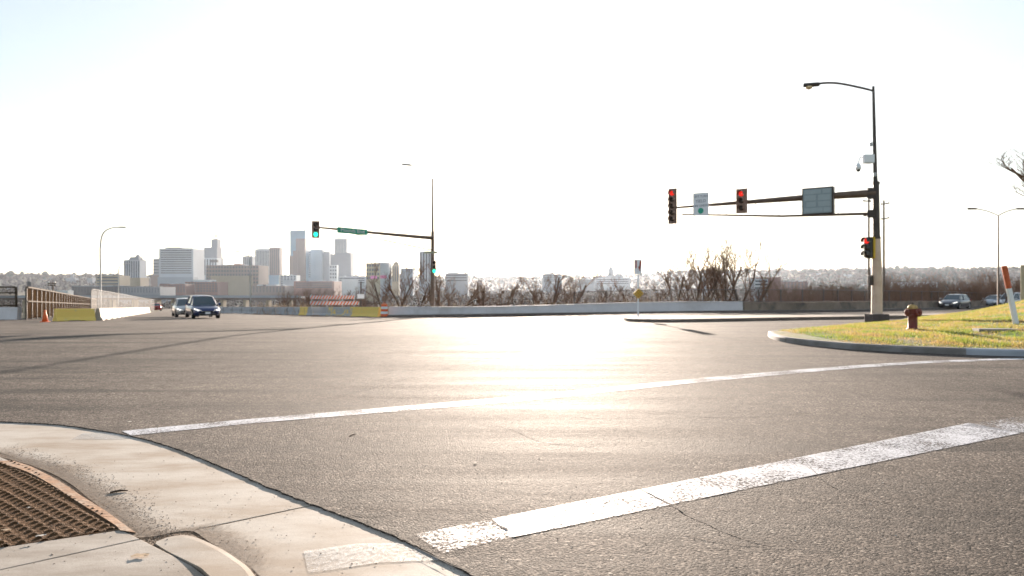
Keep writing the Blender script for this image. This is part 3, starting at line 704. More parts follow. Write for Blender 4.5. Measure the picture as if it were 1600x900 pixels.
# left side
LA = gp(85, 502).to_2d(); LA2 = gp(147, 501).to_2d()
jersey('concrete_barrier', 'yellow painted concrete barrier beside the orange cone', (LA.x, LA.y), (LA2.x, LA2.y), m_bar_y, h=.72)
cur = LA2 + Vector((.15, 0.1)); tgt = Vector((-57, 112)); dirv = (tgt - cur).normalized(); k = 0
while k < 16:
    nx_ = cur + dirv * 3.8
    jersey('concrete_barrier', f'cream white concrete barrier left of the cars, {ordn[k]} after the yellow one', cur, nx_, m_bar_w, h=.74); cur = nx_; k += 1
wl = Vector(gp(-120, 499).to_2d()), Vector(gp(30, 499.5).to_2d())
wall('parapet_wall', 'pale low parapet under the metal railing at the left edge', [wl[0], wl[1]], .8, .3, m_wall_w)
LEFT_D = wl[1].y

# brown board fence at the left
def fence(name, label, a, b, h, postgap, boards=None, net=None, rails=None, pmat=m_steel_b, zbase=0, pr=.05, follow=True, frac=(.02, 1)):
    a, b = Vector(a), Vector(b); L = (b - a).length; n = max(1, round(L / postgap)); z0 = plane_z(a.x, a.y) + zbase
    root = thing(name, label, 'fence', (a.x, a.y, z0)); d = (b - a) / L; ang = math.atan2(d.y, d.x)
    zz = lambda t: plane_z(*(a.lerp(b, t))) + zbase - z0
    pm = None
    for i in range(n + 1):
        p = (b - a) * (i / n); z = zz(i / n)
        if pm is None:
            m = MB(); m.box((0, 0, h / 2), (pr * 2, pr * 2, h), ang); pm = m.build('post', pmat, root)
            q = pm
        else: q = pm.copy(); COL.objects.link(q); q.parent = root
        q.location = (p.x, p.y, z)
    for i in range(n):
        A, B = (b - a) * (i / n), (b - a) * ((i + 1) / n); za, zb = zz(i / n), zz((i + 1) / n)
        off = Vector((-d.y, d.x)) * -.03
        if boards:
            m = MB()
            nb = int((B - A).length / .16)
            for k in range(nb):
                t = (k + .5) / nb; c = A.lerp(B, t); m.box((c.x, c.y, za + (zb - za) * t + h * .5), (.155, .008, h * .94), ang)
            m.build('board_panel', boards, root)
        if net:
            m = MB(); m.add([(A.x, A.y, za + h * frac[0]), (B.x, B.y, zb + h * frac[0]), (B.x, B.y, zb + h * .98), (A.x, A.y, za + h * .98)], [(0, 1, 2, 3)]); m.build('mesh_panel', net, root)
    for f, rmat, rr_ in (rails or []):
        m = MB(); m.tube([Vector(((b - a) * t).to_3d()) + Vector((0, 0, zz(t) + h * f)) + Vector((d.y, -d.x, 0)) * .07 for t in [k / n for k in range(n + 1)]], rr_, 6); m.build('rail', rmat, root)
    return root
fa = gp(28, 500).to_2d(); fb_ = Vector((-72, 122))
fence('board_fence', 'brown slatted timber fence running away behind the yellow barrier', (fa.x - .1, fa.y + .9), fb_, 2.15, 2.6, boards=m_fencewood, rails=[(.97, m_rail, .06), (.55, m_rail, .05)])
fence('metal_railing', 'tan metal railing with mesh on the parapet at the left edge', (wl[0].x, wl[0].y), (wl[1].x - .2, wl[1].y), 1.3, 2.0, net=m_net2, rails=[(1.0, m_rail, .05), (.72, m_rail, .04), (.1, m_rail, .04)], pmat=m_rail, zbase=.8)
fence('chain_link_fence', 'pale chain link fence standing behind the cream barriers of the bridge road', Vector((-27.8, 46.5)), Vector((-63, 124)), 2.0, 3.4, net=m_net, rails=[(1.0, m_net_post, .02)], pmat=m_net_post, pr=.022)
# iron fence behind the far walls
wp = [FARW[1] + Vector((0, 1.6)), wb[0] + Vector((0, 1.6)), FARW[3] + Vector((0, 1.6)), FARW[4] + Vector((0, 1.6)), FARW[5] + Vector((0, 1.6))]
nm = ['dark iron fence standing behind the pale wall left of the island sign', 'dark iron fence behind the brown wall left of the signal pole', 'dark iron fence behind the brown wall between signal pole and hydrant', 'dark iron fence behind the brown wall where the right cars pass']
for (a, b), lb in zip(zip(wp, wp[1:]), nm):
    fence('iron_fence', lb, a, b, 1.85, 2.4, net=net_mat('iron_mesh', (.12, .085, .07), .22), rails=[(.98, m_steel_b, .025), (.45, m_steel_b, .02)], pr=.045)

# ---------------------------------------------------------------- street furniture builders
def lettering(txt, size, mat, parent, loc, rot=(R(90), 0, 0), name='lettering', depth=.004, sx=1):
    c = bpy.data.curves.new('lettering', 'FONT'); c.body = txt; c.size = size; c.align_x = 'CENTER'; c.align_y = 'CENTER'; c.extrude = depth
    o = bpy.data.objects.new('tmp', c); COL.objects.link(o); bpy.context.view_layer.update()
    me = bpy.data.meshes.new_from_object(o.evaluated_get(bpy.context.evaluated_depsgraph_get())); bpy.data.objects.remove(o)
    me.materials.clear(); me.materials.append(mat)
    q = bpy.data.objects.new(name, me); COL.objects.link(q); q.parent = parent; q.location = loc; q.rotation_euler = rot; q.scale = (sx, 1, 1); return q
def face_rot(nx_, ny_):                # rotation about z turning local -Y to (nx, ny)
    return math.atan2(ny_, nx_) + math.pi / 2
def signal(parent, loc, rz, lit, secs, housing, plate, plate_w=.42, name='signal_head', lens_r=.125, pitch=.32, plmat=None, label=None):
    h = thing(name, None, None, loc, rz); h.parent = parent
    if label: h['label'] = label
    n = secs; top = n * pitch / 2
    m = MB(); m.box((0, .08, 0), (.30, .2, n * pitch)); o = m.build('housing', housing, h, bevel=.02)
    if plate:
        m = MB(); m.box((0, .02, 0), (plate_w, .012, n * pitch + .16)); m.build('backplate', plmat or m_house, h)
    for i in range(n):
        z = top - pitch * (i + .5); mt = m_red if (lit == 'red' and i == 0) else m_green if (lit == 'green' and i == n - 1) else m_lens
        m = MB(); m.lathe([(lens_r, 0), (lens_r * .8, .015), (.01, .02)], 16, (0, -.045, z), Matrix.Rotation(R(90), 3, 'X')); m.build('lens', mt, h, smoothing=True)
        m = MB(); rows = [[], []]
        for k in range(13):
            a = R(-20) + R(220) * k / 12
            for s, (yy, rr_) in enumerate(((-.03, .15), (-.26, .145))): rows[s].append((rr_ * math.cos(a), yy, z + rr_ * math.sin(a)))
        m.sheet(rows); m.build('visor', m_house if plate else m_black, h, smoothing=True, recalc=False)
    return h
# right mast assembly
d0 = 30.4; pb = gp(1370, 503.5); pb = Vector(((1370 - 800) / F * d0, d0, 0)); pb.z = plane_z(pb.x, pb.y) + .02
A0 = pb.copy(); ROOT = thing('traffic_signal', 'tall traffic signal pole, beige below and dark above, standing by the grass bank', 'traffic signal', A0)
s0 = d0 / F
def lz(v): return (HV - v) * s0 + H - A0.z
m = MB(); m.box((0, 0, .16), (.72, .72, .5)); m.build('footing', M('footing_stone', (.085, .065, .06), .85, bump=.5, bscale=15, var=.3), ROOT, bevel=.03)
m = MB(); m.tube([(0, 0, .4), (0, 0, 2.2), (-.02, 0, lz(371))], [.225, .205, .165], 12); m.build('pole', m_beige, ROOT, smoothing=False)['label'] = 'beige painted lower pole'
m = MB(); m.tube([(-.02, 0, lz(371)), (-.04, 0, lz(300)), (-.04, 0, lz(286))], [.15, .135, .13], 12); m.tube([(-.04, 0, lz(286)), (-.06, 0, lz(280)), (-.15, 0, lz(135))], [.10, .085, .05], 10)
for v in (371.5, 286): m.tube([(-.03, 0, lz(v) - .05), (-.03, 0, lz(v) + .05)], .185 if v > 300 else .15, 12)
m.build('upper_pole', m_dark, ROOT, smoothing=False)['label'] = 'dark upper pole'
adir = Vector((-.80, .60, 0))
za = lz(301.5)
m = MB(); Lm = 9.4
m.tube([(0, 0, za), adir * 3 + Vector((0, 0, za + .02)), adir * 6 + Vector((0, 0, za)), adir * Lm + Vector((0, 0, za - .02))], [.17, .135, .09, .045], 10); m.build('mast_arm', m_brown, ROOT, smoothing=True)
m = MB(); zb = lz(333.5); zt = lz(333.5) + .42
m.tube([(0, 0, zb), adir * 4 + Vector((0, 0, zb + .12)), adir * 8.9 + Vector((0, 0, zt + .08))], [.06, .05, .035], 8); m.build('tie_rod', m_brown, ROOT)
for f_, zc in ((.18, za), (.18, zb)):
    m = MB(); m.box(adir * f_ + Vector((0, 0, zc)), (.34, .3, .46 if zc == za else .32), math.atan2(adir.y, adir.x)); m.build('arm_bracket', m_dark, ROOT, bevel=.02)
for q in (1.55, 4.1, 5.2, 6.6):
    m = MB(); zl = zb + (zt + .08 - zb) * q / 9.3; m.tube([adir * q + Vector((0, 0, zl - .05)), adir * q + Vector((0, 0, za + .1))], .012, 5); m.build('tie', m_brown, ROOT)
nrot = face_rot(-.60, -.80)
fo = Vector((-.60, -.80, 0))
def armpos(q, dz, off=.2): return adir * q + fo * off + Vector((0, 0, za + dz))
signal(ROOT, armpos(Lm - .03, .05, .12), nrot, 'red', 5, m_house, True, .46, pitch=.33, plmat=M('flare_paled_backplate', (.20, .13, .105), .6), label='five-lens signal head at the tip of the arm')  # backplate colour paled to imitate lens flare over the arm tip
signal(ROOT, armpos(5.79, .05, .22), nrot, 'red', 3, m_house, True, .54, pitch=.34, label='three-lens signal head in the middle of the arm with red lit')
# yield sign
sg = thing('yield_sign', None, None, armpos(7.86, 0.05, .12), nrot); sg.parent = ROOT; sg['label'] = 'white left turn yield on green sign'
m = MB(); m.box((0, 0, 0), (.80, .02, 1.13)); m.build('panel', m_swhite, sg)
for t_, z_, s_ in (('LEFT TURN', .38, .155), ('YIELD', .15, .21), ('ON GREEN', -.08, .155)): lettering(t_, s_, m_inkf, sg, (0, -.016, z_))
m = MB(); m.lathe([(.145, 0), (.145, .01)], 24, (0, -.012, -.33), Matrix.Rotation(R(90), 3, 'X')); m.build('green_disc', M('disc_green', (.02, .36, .25), .5, var=.05), sg)
# display board
bd = thing('display_board', None, None, armpos(2.36, -.20, .22), nrot); bd.parent = ROOT; bd['label'] = 'grey blank message board with dark frame'
m = MB(); m.box((0, .12, 0), (1.32, .34, 1.22)); m.build('case', m_dark, bd, bevel=.015)
m = MB(); m.box((0, -.06, 0), (1.20, .014, 1.10)); m.build('screen', m_panel, bd)
for (x0, x1, z0, z1) in ((-.72, .2, .33, .5), (.3, .72, .33, .5), (-.72, -.08, .03, .27), (.05, .72, .03, .27), (-.6, -.08, -.25, -.03), (.05, .72, -.25, -.03), (-.72, .3, -.5, -.3), (.35, .72, -.5, -.3)):
    m = MB(); m.box(((x0 + x1) * .38, -.07, (z0 + z1) / 2), ((x1 - x0) * .76, .012, z1 - z0)); m.build('display_block', m_panel2, bd)
# side-mounted head
sh = signal(ROOT, (-.47, -.12, lz(387)), face_rot(-.86, -.50), 'red', 3, m_black, False, pitch=.29, label='side signal head on the pole with red lit')
m = MB(); m.box((.02, .25, 0), (.33, .13, .92)); m.build('door', m_yel, sh, bevel=.01)['label'] = 'yellow back of the signal housing'
for v in (371.5, 403):
    m = MB(); m.tube([(-.45, 0, lz(v)), (0, 0, lz(v))], .03, 6); m.build('bracket', m_dark, ROOT)
m = MB(); m.box((-.30, -.05, lz(438)), (.14, .22, .44)); m.build('button_box', m_dark, ROOT, bevel=.02)
# luminaire
L_ = [Vector((-.14, 0, lz(142))), Vector((-.75, 0, lz(136.5))), Vector((-1.6, 0, lz(130.5))), Vector((-2.2, 0, lz(129.5))), Vector((-2.6, 0, lz(131.5)))]
m = MB(); m.tube(spline(L_, 6), .045, 8); m.build('lamp_arm', m_dark, ROOT, smoothing=True)
lh = MB(); lh.sheet([[Vector((-2.5 - .66 * t, w_ * math.sin(math.pi * min(1, .18 + t * .75)) * .17, lz(131.5) - .05 * t + hz_)) for (w_, hz_) in ((0, .09), (.8, .05), (1, -.02), (.8, -.07), (0, -.09), (-.8, -.07), (-1, -.02), (-.8, .05))] for t in (0, .2, .45, .7, .9, 1.0)], True)
lhd = lh.build('lamp_head', m_dark, ROOT, smoothing=True)
m = MB(); m.lathe([(.15, 0), (.13, -.07), (.05, -.11)], 14, (-2.93, 0, lz(135.5))); m.build('lens', m_lampglass, lhd, smoothing=True)
# camera and boxes on the pole
m = MB(); m.box((-.37, 0, lz(248.5)), (.42, .3, .36)); cb = m.build('equipment_box', m_swhite, ROOT, bevel=.03)
m = MB(); m.tube(spline([Vector((-.55, 0, lz(248))), Vector((-.72, 0, lz(246))), Vector((-.80, 0, lz(256)))], 5), .022, 6); m.build('camera_arm', m_swhite, ROOT)
m = MB(); m.lathe([(.03, .2), (.085, .14), (.115, 0), (.10, -.08)], 14, (-.80, 0, lz(262))); dc = m.build('dome_camera', m_swhite, ROOT, smoothing=True)
m = MB(); m.lathe([(.095, -.08), (.06, -.16), (.02, -.175)], 14, (-.80, 0, lz(262))); m.build('camera_dome', m_black, dc, smoothing=True)
for v, x in ((226, -.28), (273, -.12)):
    m = MB(); m.box((x, -.06, lz(v)), (.09, .12, .16)); m.build('detector', m_galv, ROOT, bevel=.01)

# left mast assembly (its base stands behind the white wall)
d1_ = 59.5; B0 = Vector(((676 - 800) / F * d1_, d1_, 0)); B0.z = plane_z(B0.x, B0.y); s1 = d1_ / F
def lz1(v): return (HV - v) * s1 + H - B0.z
LR = thing('traffic_signal', 'brown traffic signal pole with green street name sign, behind the pale wall', 'traffic signal', B0)
m = MB(); m.tube([(0, 0, -1), (0, 0, 2.5), (0, 0, lz1(362))], [.20, .18, .14], 10); m.build('pole', m_brown, LR)
m = MB(); m.tube([(0, 0, lz1(362)), (0, 0, lz1(279))], [.10, .06], 8); m.build('upper_pole', m_brown, LR)
ad1 = Vector((-7.1, -10.8, 0)).normalized()
m = MB(); m.tube([(0, 0, lz1(372)), ad1 * 5 + Vector((0, 0, lz1(372))), ad1 * 12.6 + Vector((0, 0, lz1(372) + .05))], [.16, .12, .06], 8); m.build('mast_arm', m_brown, LR)
m = MB(); m.tube([(0, 0, lz1(391)), ad1 * 10 + Vector((0, 0, lz1(372) - .12))], [.05, .03], 6); m.build('tie_rod', m_brown, LR)
endp = B0 + ad1 * 12.6
signal(LR, ad1 * 12.6 + Vector((0, -.1, lz1(372) - .12)), face_rot(.30, -.95), 'green', 3, m_house, True, .52, pitch=.34, lens_r=.15, label='signal head at the end of the arm with green lit')
ss = thing('street_name_sign', None, None, ad1 * 9.3 + Vector((.13, -.085, lz1(372) - .02)), face_rot(-ad1.y, ad1.x)); ss.parent = LR; ss['label'] = 'green sign reading Mounds Blvd'
m = MB(); m.box((0, 0, 0), (3.0, .02, .42)); m.build('panel', m_sgreen, ss)
lettering('Mounds Blvd', .36, m_white, ss, (0, -.018, 0.01), sx=1.25)
signal(LR, (.16, -.25, lz1(417)), face_rot(.15, -.99), 'green', 3, m_house, False, pitch=.36, lens_r=.14, label='small signal head low on the pole with green lit')
m = MB(); m.box((-.15, -.16, lz1(394.5)), (1.15, .02, .2)); m.build('side_sign', M('dull_sign', (.25, .28, .2), .5), LR)
m = MB(); m.tube(spline([Vector((0, 0, lz1(281))), Vector((-.9, -.1, lz1(266))), Vector((-1.9, -.2, lz1(258)))], 6), .03, 6); m.build('lamp_arm', m_galv, LR)
m = MB(); m.sheet([[Vector((-1.8 - .8 * t, -.2 + w_ * .16 * math.sin(math.pi * min(1, .2 + t * .7)), lz1(258.5) + .08 * t + hz_)) for (w_, hz_) in ((0, .08), (1, .03), (1, -.03), (0, -.08), (-1, -.03), (-1, .03))] for t in (0, .3, .6, .85, 1)], True); m.build('lamp_head', m_galv, LR, smoothing=True)

# street lights: poles with arm
def street_lamp(label, u, vb, vt, d, arms, mat=m_galv, r=.08, zoff=0):
    p = Vector(((u - 800) / F * d, d, 0)); p.z = H + (HV - vb) / F * d; hh = (vb - vt) / F * d
    root = thing('street_lamp', label, 'street lamp', p)
    m = MB()
    if len(arms) == 1:
        sx, rise = arms[0]; L = abs(sx); m.tube(spline([Vector((0, 0, 0)), Vector((0, 0, hh * .5)), Vector((0, 0, hh * .78)), Vector((sx * .12, 0, hh * .93)), Vector((sx * .45, 0, hh * .99)), Vector((sx * .8, 0, hh))], 6), [r * (1.1 - .6 * k / 30) for k in range(31)], 8)
        m.build('pole', mat, root, smoothing=True)
    else:
        m.tube([(0, 0, 0), (0, 0, hh - .6)], [r, r * .6], 8); m.build('pole', mat, root)
        for sx, rise in arms:
            m = MB(); m.tube(spline([Vector((0, 0, hh - rise)), Vector((sx * .4, 0, hh - rise * .35)), Vector((sx * .8, 0, hh))], 6), r * .4, 6); m.build('arm', mat, root)
    for sx, rise in arms:
        e = 1 if sx > 0 else -1
        m = MB(); m.sheet([[Vector((sx * .78 + e * .75 * t, w_ * .16 * math.sin(math.pi * min(1, .2 + t * .7)), hh + hz_)) for (w_, hz_) in ((0, .08), (1, .03), (1, -.04), (0, -.09), (-1, -.04), (-1, .03))] for t in (0, .3, .6, .85, 1)], True); m.build('lamp_head', mat, root, smoothing=True)
    return root
street_lamp('tall curved grey street lamp rising behind the cream barriers', 157, 485, 355, 84, [(2.9, 0)], r=.1)
street_lamp('twin-armed street lamp behind the grass bank at the right', 1560, 482, 326, 62, [(-2.5, .6), (2.1, .6)], m_brown, r=.09)
street_lamp('distant single-arm street lamp right of the blue car beyond the grey barriers', 391, 478, 393, 130, [(-2.6, 0)], r=.1)
street_lamp('faint distant street lamp left of the pale dome-topped tower', 185, 478, 412, 165, [(2.5, 0)], r=.11)
# utility poles
def utility(label, u, d, vt, vb, arms, wid=1.1, thick=.13):
    p = ap(u, vb, d); root = thing('utility_pole', label, 'utility pole', p); hh = (vb - vt) / F * d
    m = MB(); m.tube([(0, 0, -2), (0, 0, hh)], [thick, thick * .65], 8); m.build('pole', m_wood, root)
    for v, off in arms:
        m = MB(); m.box((off, -.14, (vb - v) / F * d), (wid, .1, .12), 0, M=Matrix.Rotation(R(-8 if off > 0 else 3), 3, 'Y')); m.build('crossarm', m_wood, root)
        for k in (-.4, .4):
            mm = MB(); mm.lathe([(.03, 0), (.06, .05), (.03, .13)], 8, (off + k * wid, -.14, (vb - v) / F * d + .06)); mm.build('insulator', m_galv, root)
utility('dark utility pole with two short crossarms just left of the beige signal pole', 1357.5, 74, 309, 470, [(314.5, -.25), (337.5, -.2)], .85)
utility('dark utility pole with two short crossarms just right of the beige signal pole', 1381, 72, 313, 472, [(318.5, .05), (341.5, .05)], .9)
utility('small distant utility pole left of the tan building', 83, 150, 440, 474, [(441, 0)], 1.6)
utility('thin pole beside the brown fence left of the cream barriers', 82.5, 66, 441, 480, [(443, 0), (446, 0)], .7, .08)

# island sign
ip = gp(997, 499.8); I = thing('island_sign', 'white post on the traffic island with white panel and yellow diamond marker', 'traffic sign', (ip.x, ip.y, plane_z(ip.x, ip.y) + .15)); di = ip.y; si = di / F
hz = lambda v: (499.5 - v) * si
m = MB(); m.box((0, 0, hz(411) / 2), (.07, .05, hz(411))); m.build('post', m_swhite, I)
m = MB(); m.box((-.02, -.05, hz(421)), (.42, .02, .80)); m.build('panel', m_swhite, I)
m = MB(); m.box((-.12, -.066, hz(417)), (.07, .01, .42)); m.box((.10, -.066, hz(418)), (.09, .01, .45), M=Matrix.Rotation(R(10), 3, 'Y')); m.box((.05, -.066, hz(424)), (.05, .01, .25), M=Matrix.Rotation(R(-16), 3, 'Y')); m.build('red_mark', M('faded_red', (.42, .10, .06), .6), I)
m = MB(); m.box((0, -.06, hz(462.5)), (.40, .02, .40), M=Matrix.Rotation(R(45), 3, 'Y')); dia = m.build('diamond_marker', M('marker_yellow', (.62, .38, .03), .5), I)
m = MB()
for i in (-1, 0, 1):
    for j in (-1, 0, 1):
        m.lathe([(.038, 0), (.038, .008)], 10, ((i - j) * .085, -.072, hz(462.5) + (i + j) * .085), Matrix.Rotation(R(90), 3, 'X'))
m.build('reflector', M('marker_brown', (.20, .09, .03), .5), dia)

# marker post
a = gp(1588, 516, .18); mkp = thing('marker_post', 'leaning white marker post with orange top in the grass at the right edge', 'marker post', (a.x, a.y, bank_z(a.x, a.y) - .05)); sm = a.y / F
M_ = Matrix.Rotation(math.atan2(19, 92) * -1, 3, 'Y'); Lp = 95 * sm
m = MB(); m.box(M_ @ Vector((0, 0, Lp * .31)), (.13, .10, Lp * .62), M=M_); m.build('shaft', m_white, mkp, bevel=.015)
m = MB(); m.box(M_ @ Vector((0, 0, Lp * .80)), (.14, .11, Lp * .39), M=M_); m.build('top', m_orange_old, mkp, bevel=.04)
# hydrant
a = gp(1426, 517, .13); hy = thing('fire_hydrant', 'weathered red fire hydrant with yellowish cap on the grass bank', 'fire hydrant', (a.x, a.y, bank_z(a.x, a.y) - .02)); sc = a.y / F * 42 / .80
hy.scale = (sc, sc, sc); hy.rotation_euler[2] = .3
m = MB(); m.lathe([(.175, -.05), (.175, .02), (.13, .035), (.125, .36), (.13, .38)], 20); m.build('barrel', m_hyd, hy, smoothing=True)
m = MB(); m.lathe([(.13, .38), (.20, .40), (.20, .43), (.165, .45), (.17, .56), (.19, .575), (.19, .60), (.15, .61)], 20); bn = m.build('bonnet_flange', m_hyd, hy, smoothing=False)
for i in range(8):
    q = i * math.pi / 4; m = MB(); m.lathe([(.018, 0), (.018, .05)], 6, (.182 * math.cos(q), .182 * math.sin(q), .385)); m.build('bolt', m_hyd, bn)
m = MB(); m.lathe([(.148, .61), (.14, .66), (.11, .71), (.06, .735), (.035, .74)], 20); m.build('cap', m_hydt, hy, smoothing=True)
m = MB(); m.lathe([(.035, .735), (.035, .765), (.022, .77), (.022, .80)], 5); m.build('operating_nut', M('nut_brown', (.10, .06, .04), .6), hy)
for rz, r_ in ((0, .075), (math.pi, .075), (-math.pi / 2, .10)):
    mr = Matrix.Rotation(rz, 3, 'Z') @ Matrix.Rotation(R(90), 3, 'Y'); m = MB()
    m.lathe([(r_ * .9, .12), (r_ * .9, .19), (r_ * 1.2, .195), (r_ * 1.2, .23), (r_ * .8, .245), (r_ * .35, .25), (r_ * .35, .285)], 12, (0, 0, .51), mr); m.build('outlet', m_hyd, hy, smoothing=False)

# cone, drum, barricade
a = gp(70.5, 503.2); cn = thing('traffic_cone', 'small orange traffic cone left of the yellow barrier', 'traffic cone', a); s = a.y / F * 19
m = MB(); m.box((0, 0, .02), (.36, .36, .04)); m.build('base', m_orange, cn, bevel=.01)
m = MB(); m.lathe([(.15, .03), (.10, s * .5), (.035, s * .98), (.02, s)], 18); m.build('cone', m_orange, cn, smoothing=True)
a = Vector((-10.6 * .985, 56.2, 0)); a = Vector(((600.5 - 800) / F * 55.8, 55.8, 0)); a.z = plane_z(a.x, a.y); dr = thing('traffic_drum', 'orange and white striped drum between yellow barrier and pale wall', 'traffic drum', a); hh = 20.5 * 55.8 / F
prof = [(.30, 0), (.30, .06), (.27, .08)]
m = MB(); m.lathe([(.36, 0), (.36, .06), (.29, .07)], 20); m.build('base', m_black, dr)
for i in range(5):
    z0_, z1_ = .07 + (hh - .07) * i / 5, .07 + (hh - .07) * (i + 1) / 5; r0, r1 = .30 - .012 * i, .288 - .012 * i
    m = MB(); m.lathe([(r0, z0_ + .004), (r1, z1_)], 20); m.build('white_band' if i % 2 else 'orange_band', m_white if i % 2 else m_orange, dr)
m = MB(); m.tube([(-.08, 0, hh), (-.06, 0, hh + .08), (.06, 0, hh + .08), (.08, 0, hh)], .02, 6); m.build('handle', m_orange, dr)
def stripes(root, x0, x1, z, h, y):
    n = 15; w = (x1 - x0) / n
    m = MB(); m.box(((x0 + x1) / 2, y + .02, z), (x1 - x0, .03, h)); brd = m.build('board', m_white, root)
    m = MB()
    for i in range(n):
        xa = x0 + w * i; m.add([(xa, y, z - h / 2), (xa + w * .5, y, z - h / 2), (xa + w * .5 + h * .6, y, z + h / 2), (xa + h * .6, y, z + h / 2)] if xa + w * .5 + h * .6 <= x1 else [(xa, y, z - h / 2), (xa + w * .5, y, z - h / 2), (x1, y, z + h / 2), (x1 - w * .4, y, z + h / 2)], [(0, 1, 2, 3)])
    m.build('stripe', m_orange, brd)
db = 66.0; a = ap(523, 486, db); a.z = plane_z(a.x, a.y) - .3; bc = thing('road_barricade', 'long barricade with two orange and white striped boards behind the yellow barriers', 'barricade', a, .04); sb = db / F
zb_ = lambda v: (HV - v) * sb + H - a.z
stripes(bc, -38 * sb, 31 * sb, zb_(464.5), 5.4 * sb, -.06); stripes(bc, -38 * sb, 38 * sb, zb_(473.5), 5.4 * sb, -.06)
for x in (-36, -12, 12, 30):
    m = MB(); m.box((x * sb, .02, zb_(460) / 2), (.08, .08, zb_(460))); m.build('post', m_galv, bc)
a = ap(564, 490, 70); a.z = plane_z(a.x, 66) - .5; sp_ = thing('sign_post', 'dark post with small pale sign right of the striped barricade', 'sign post', a)
m = MB(); m.tube([(0, 0, 0), (0, 0, (HV - 440) * 70 / F + H - a.z)], .07, 8); m.build('post', m_dark, sp_); m = MB(); m.box((0, -.08, (HV - 463) * 70 / F + H - a.z), (.7, .02, .45)); m.build('panel', m_swhite, sp_)

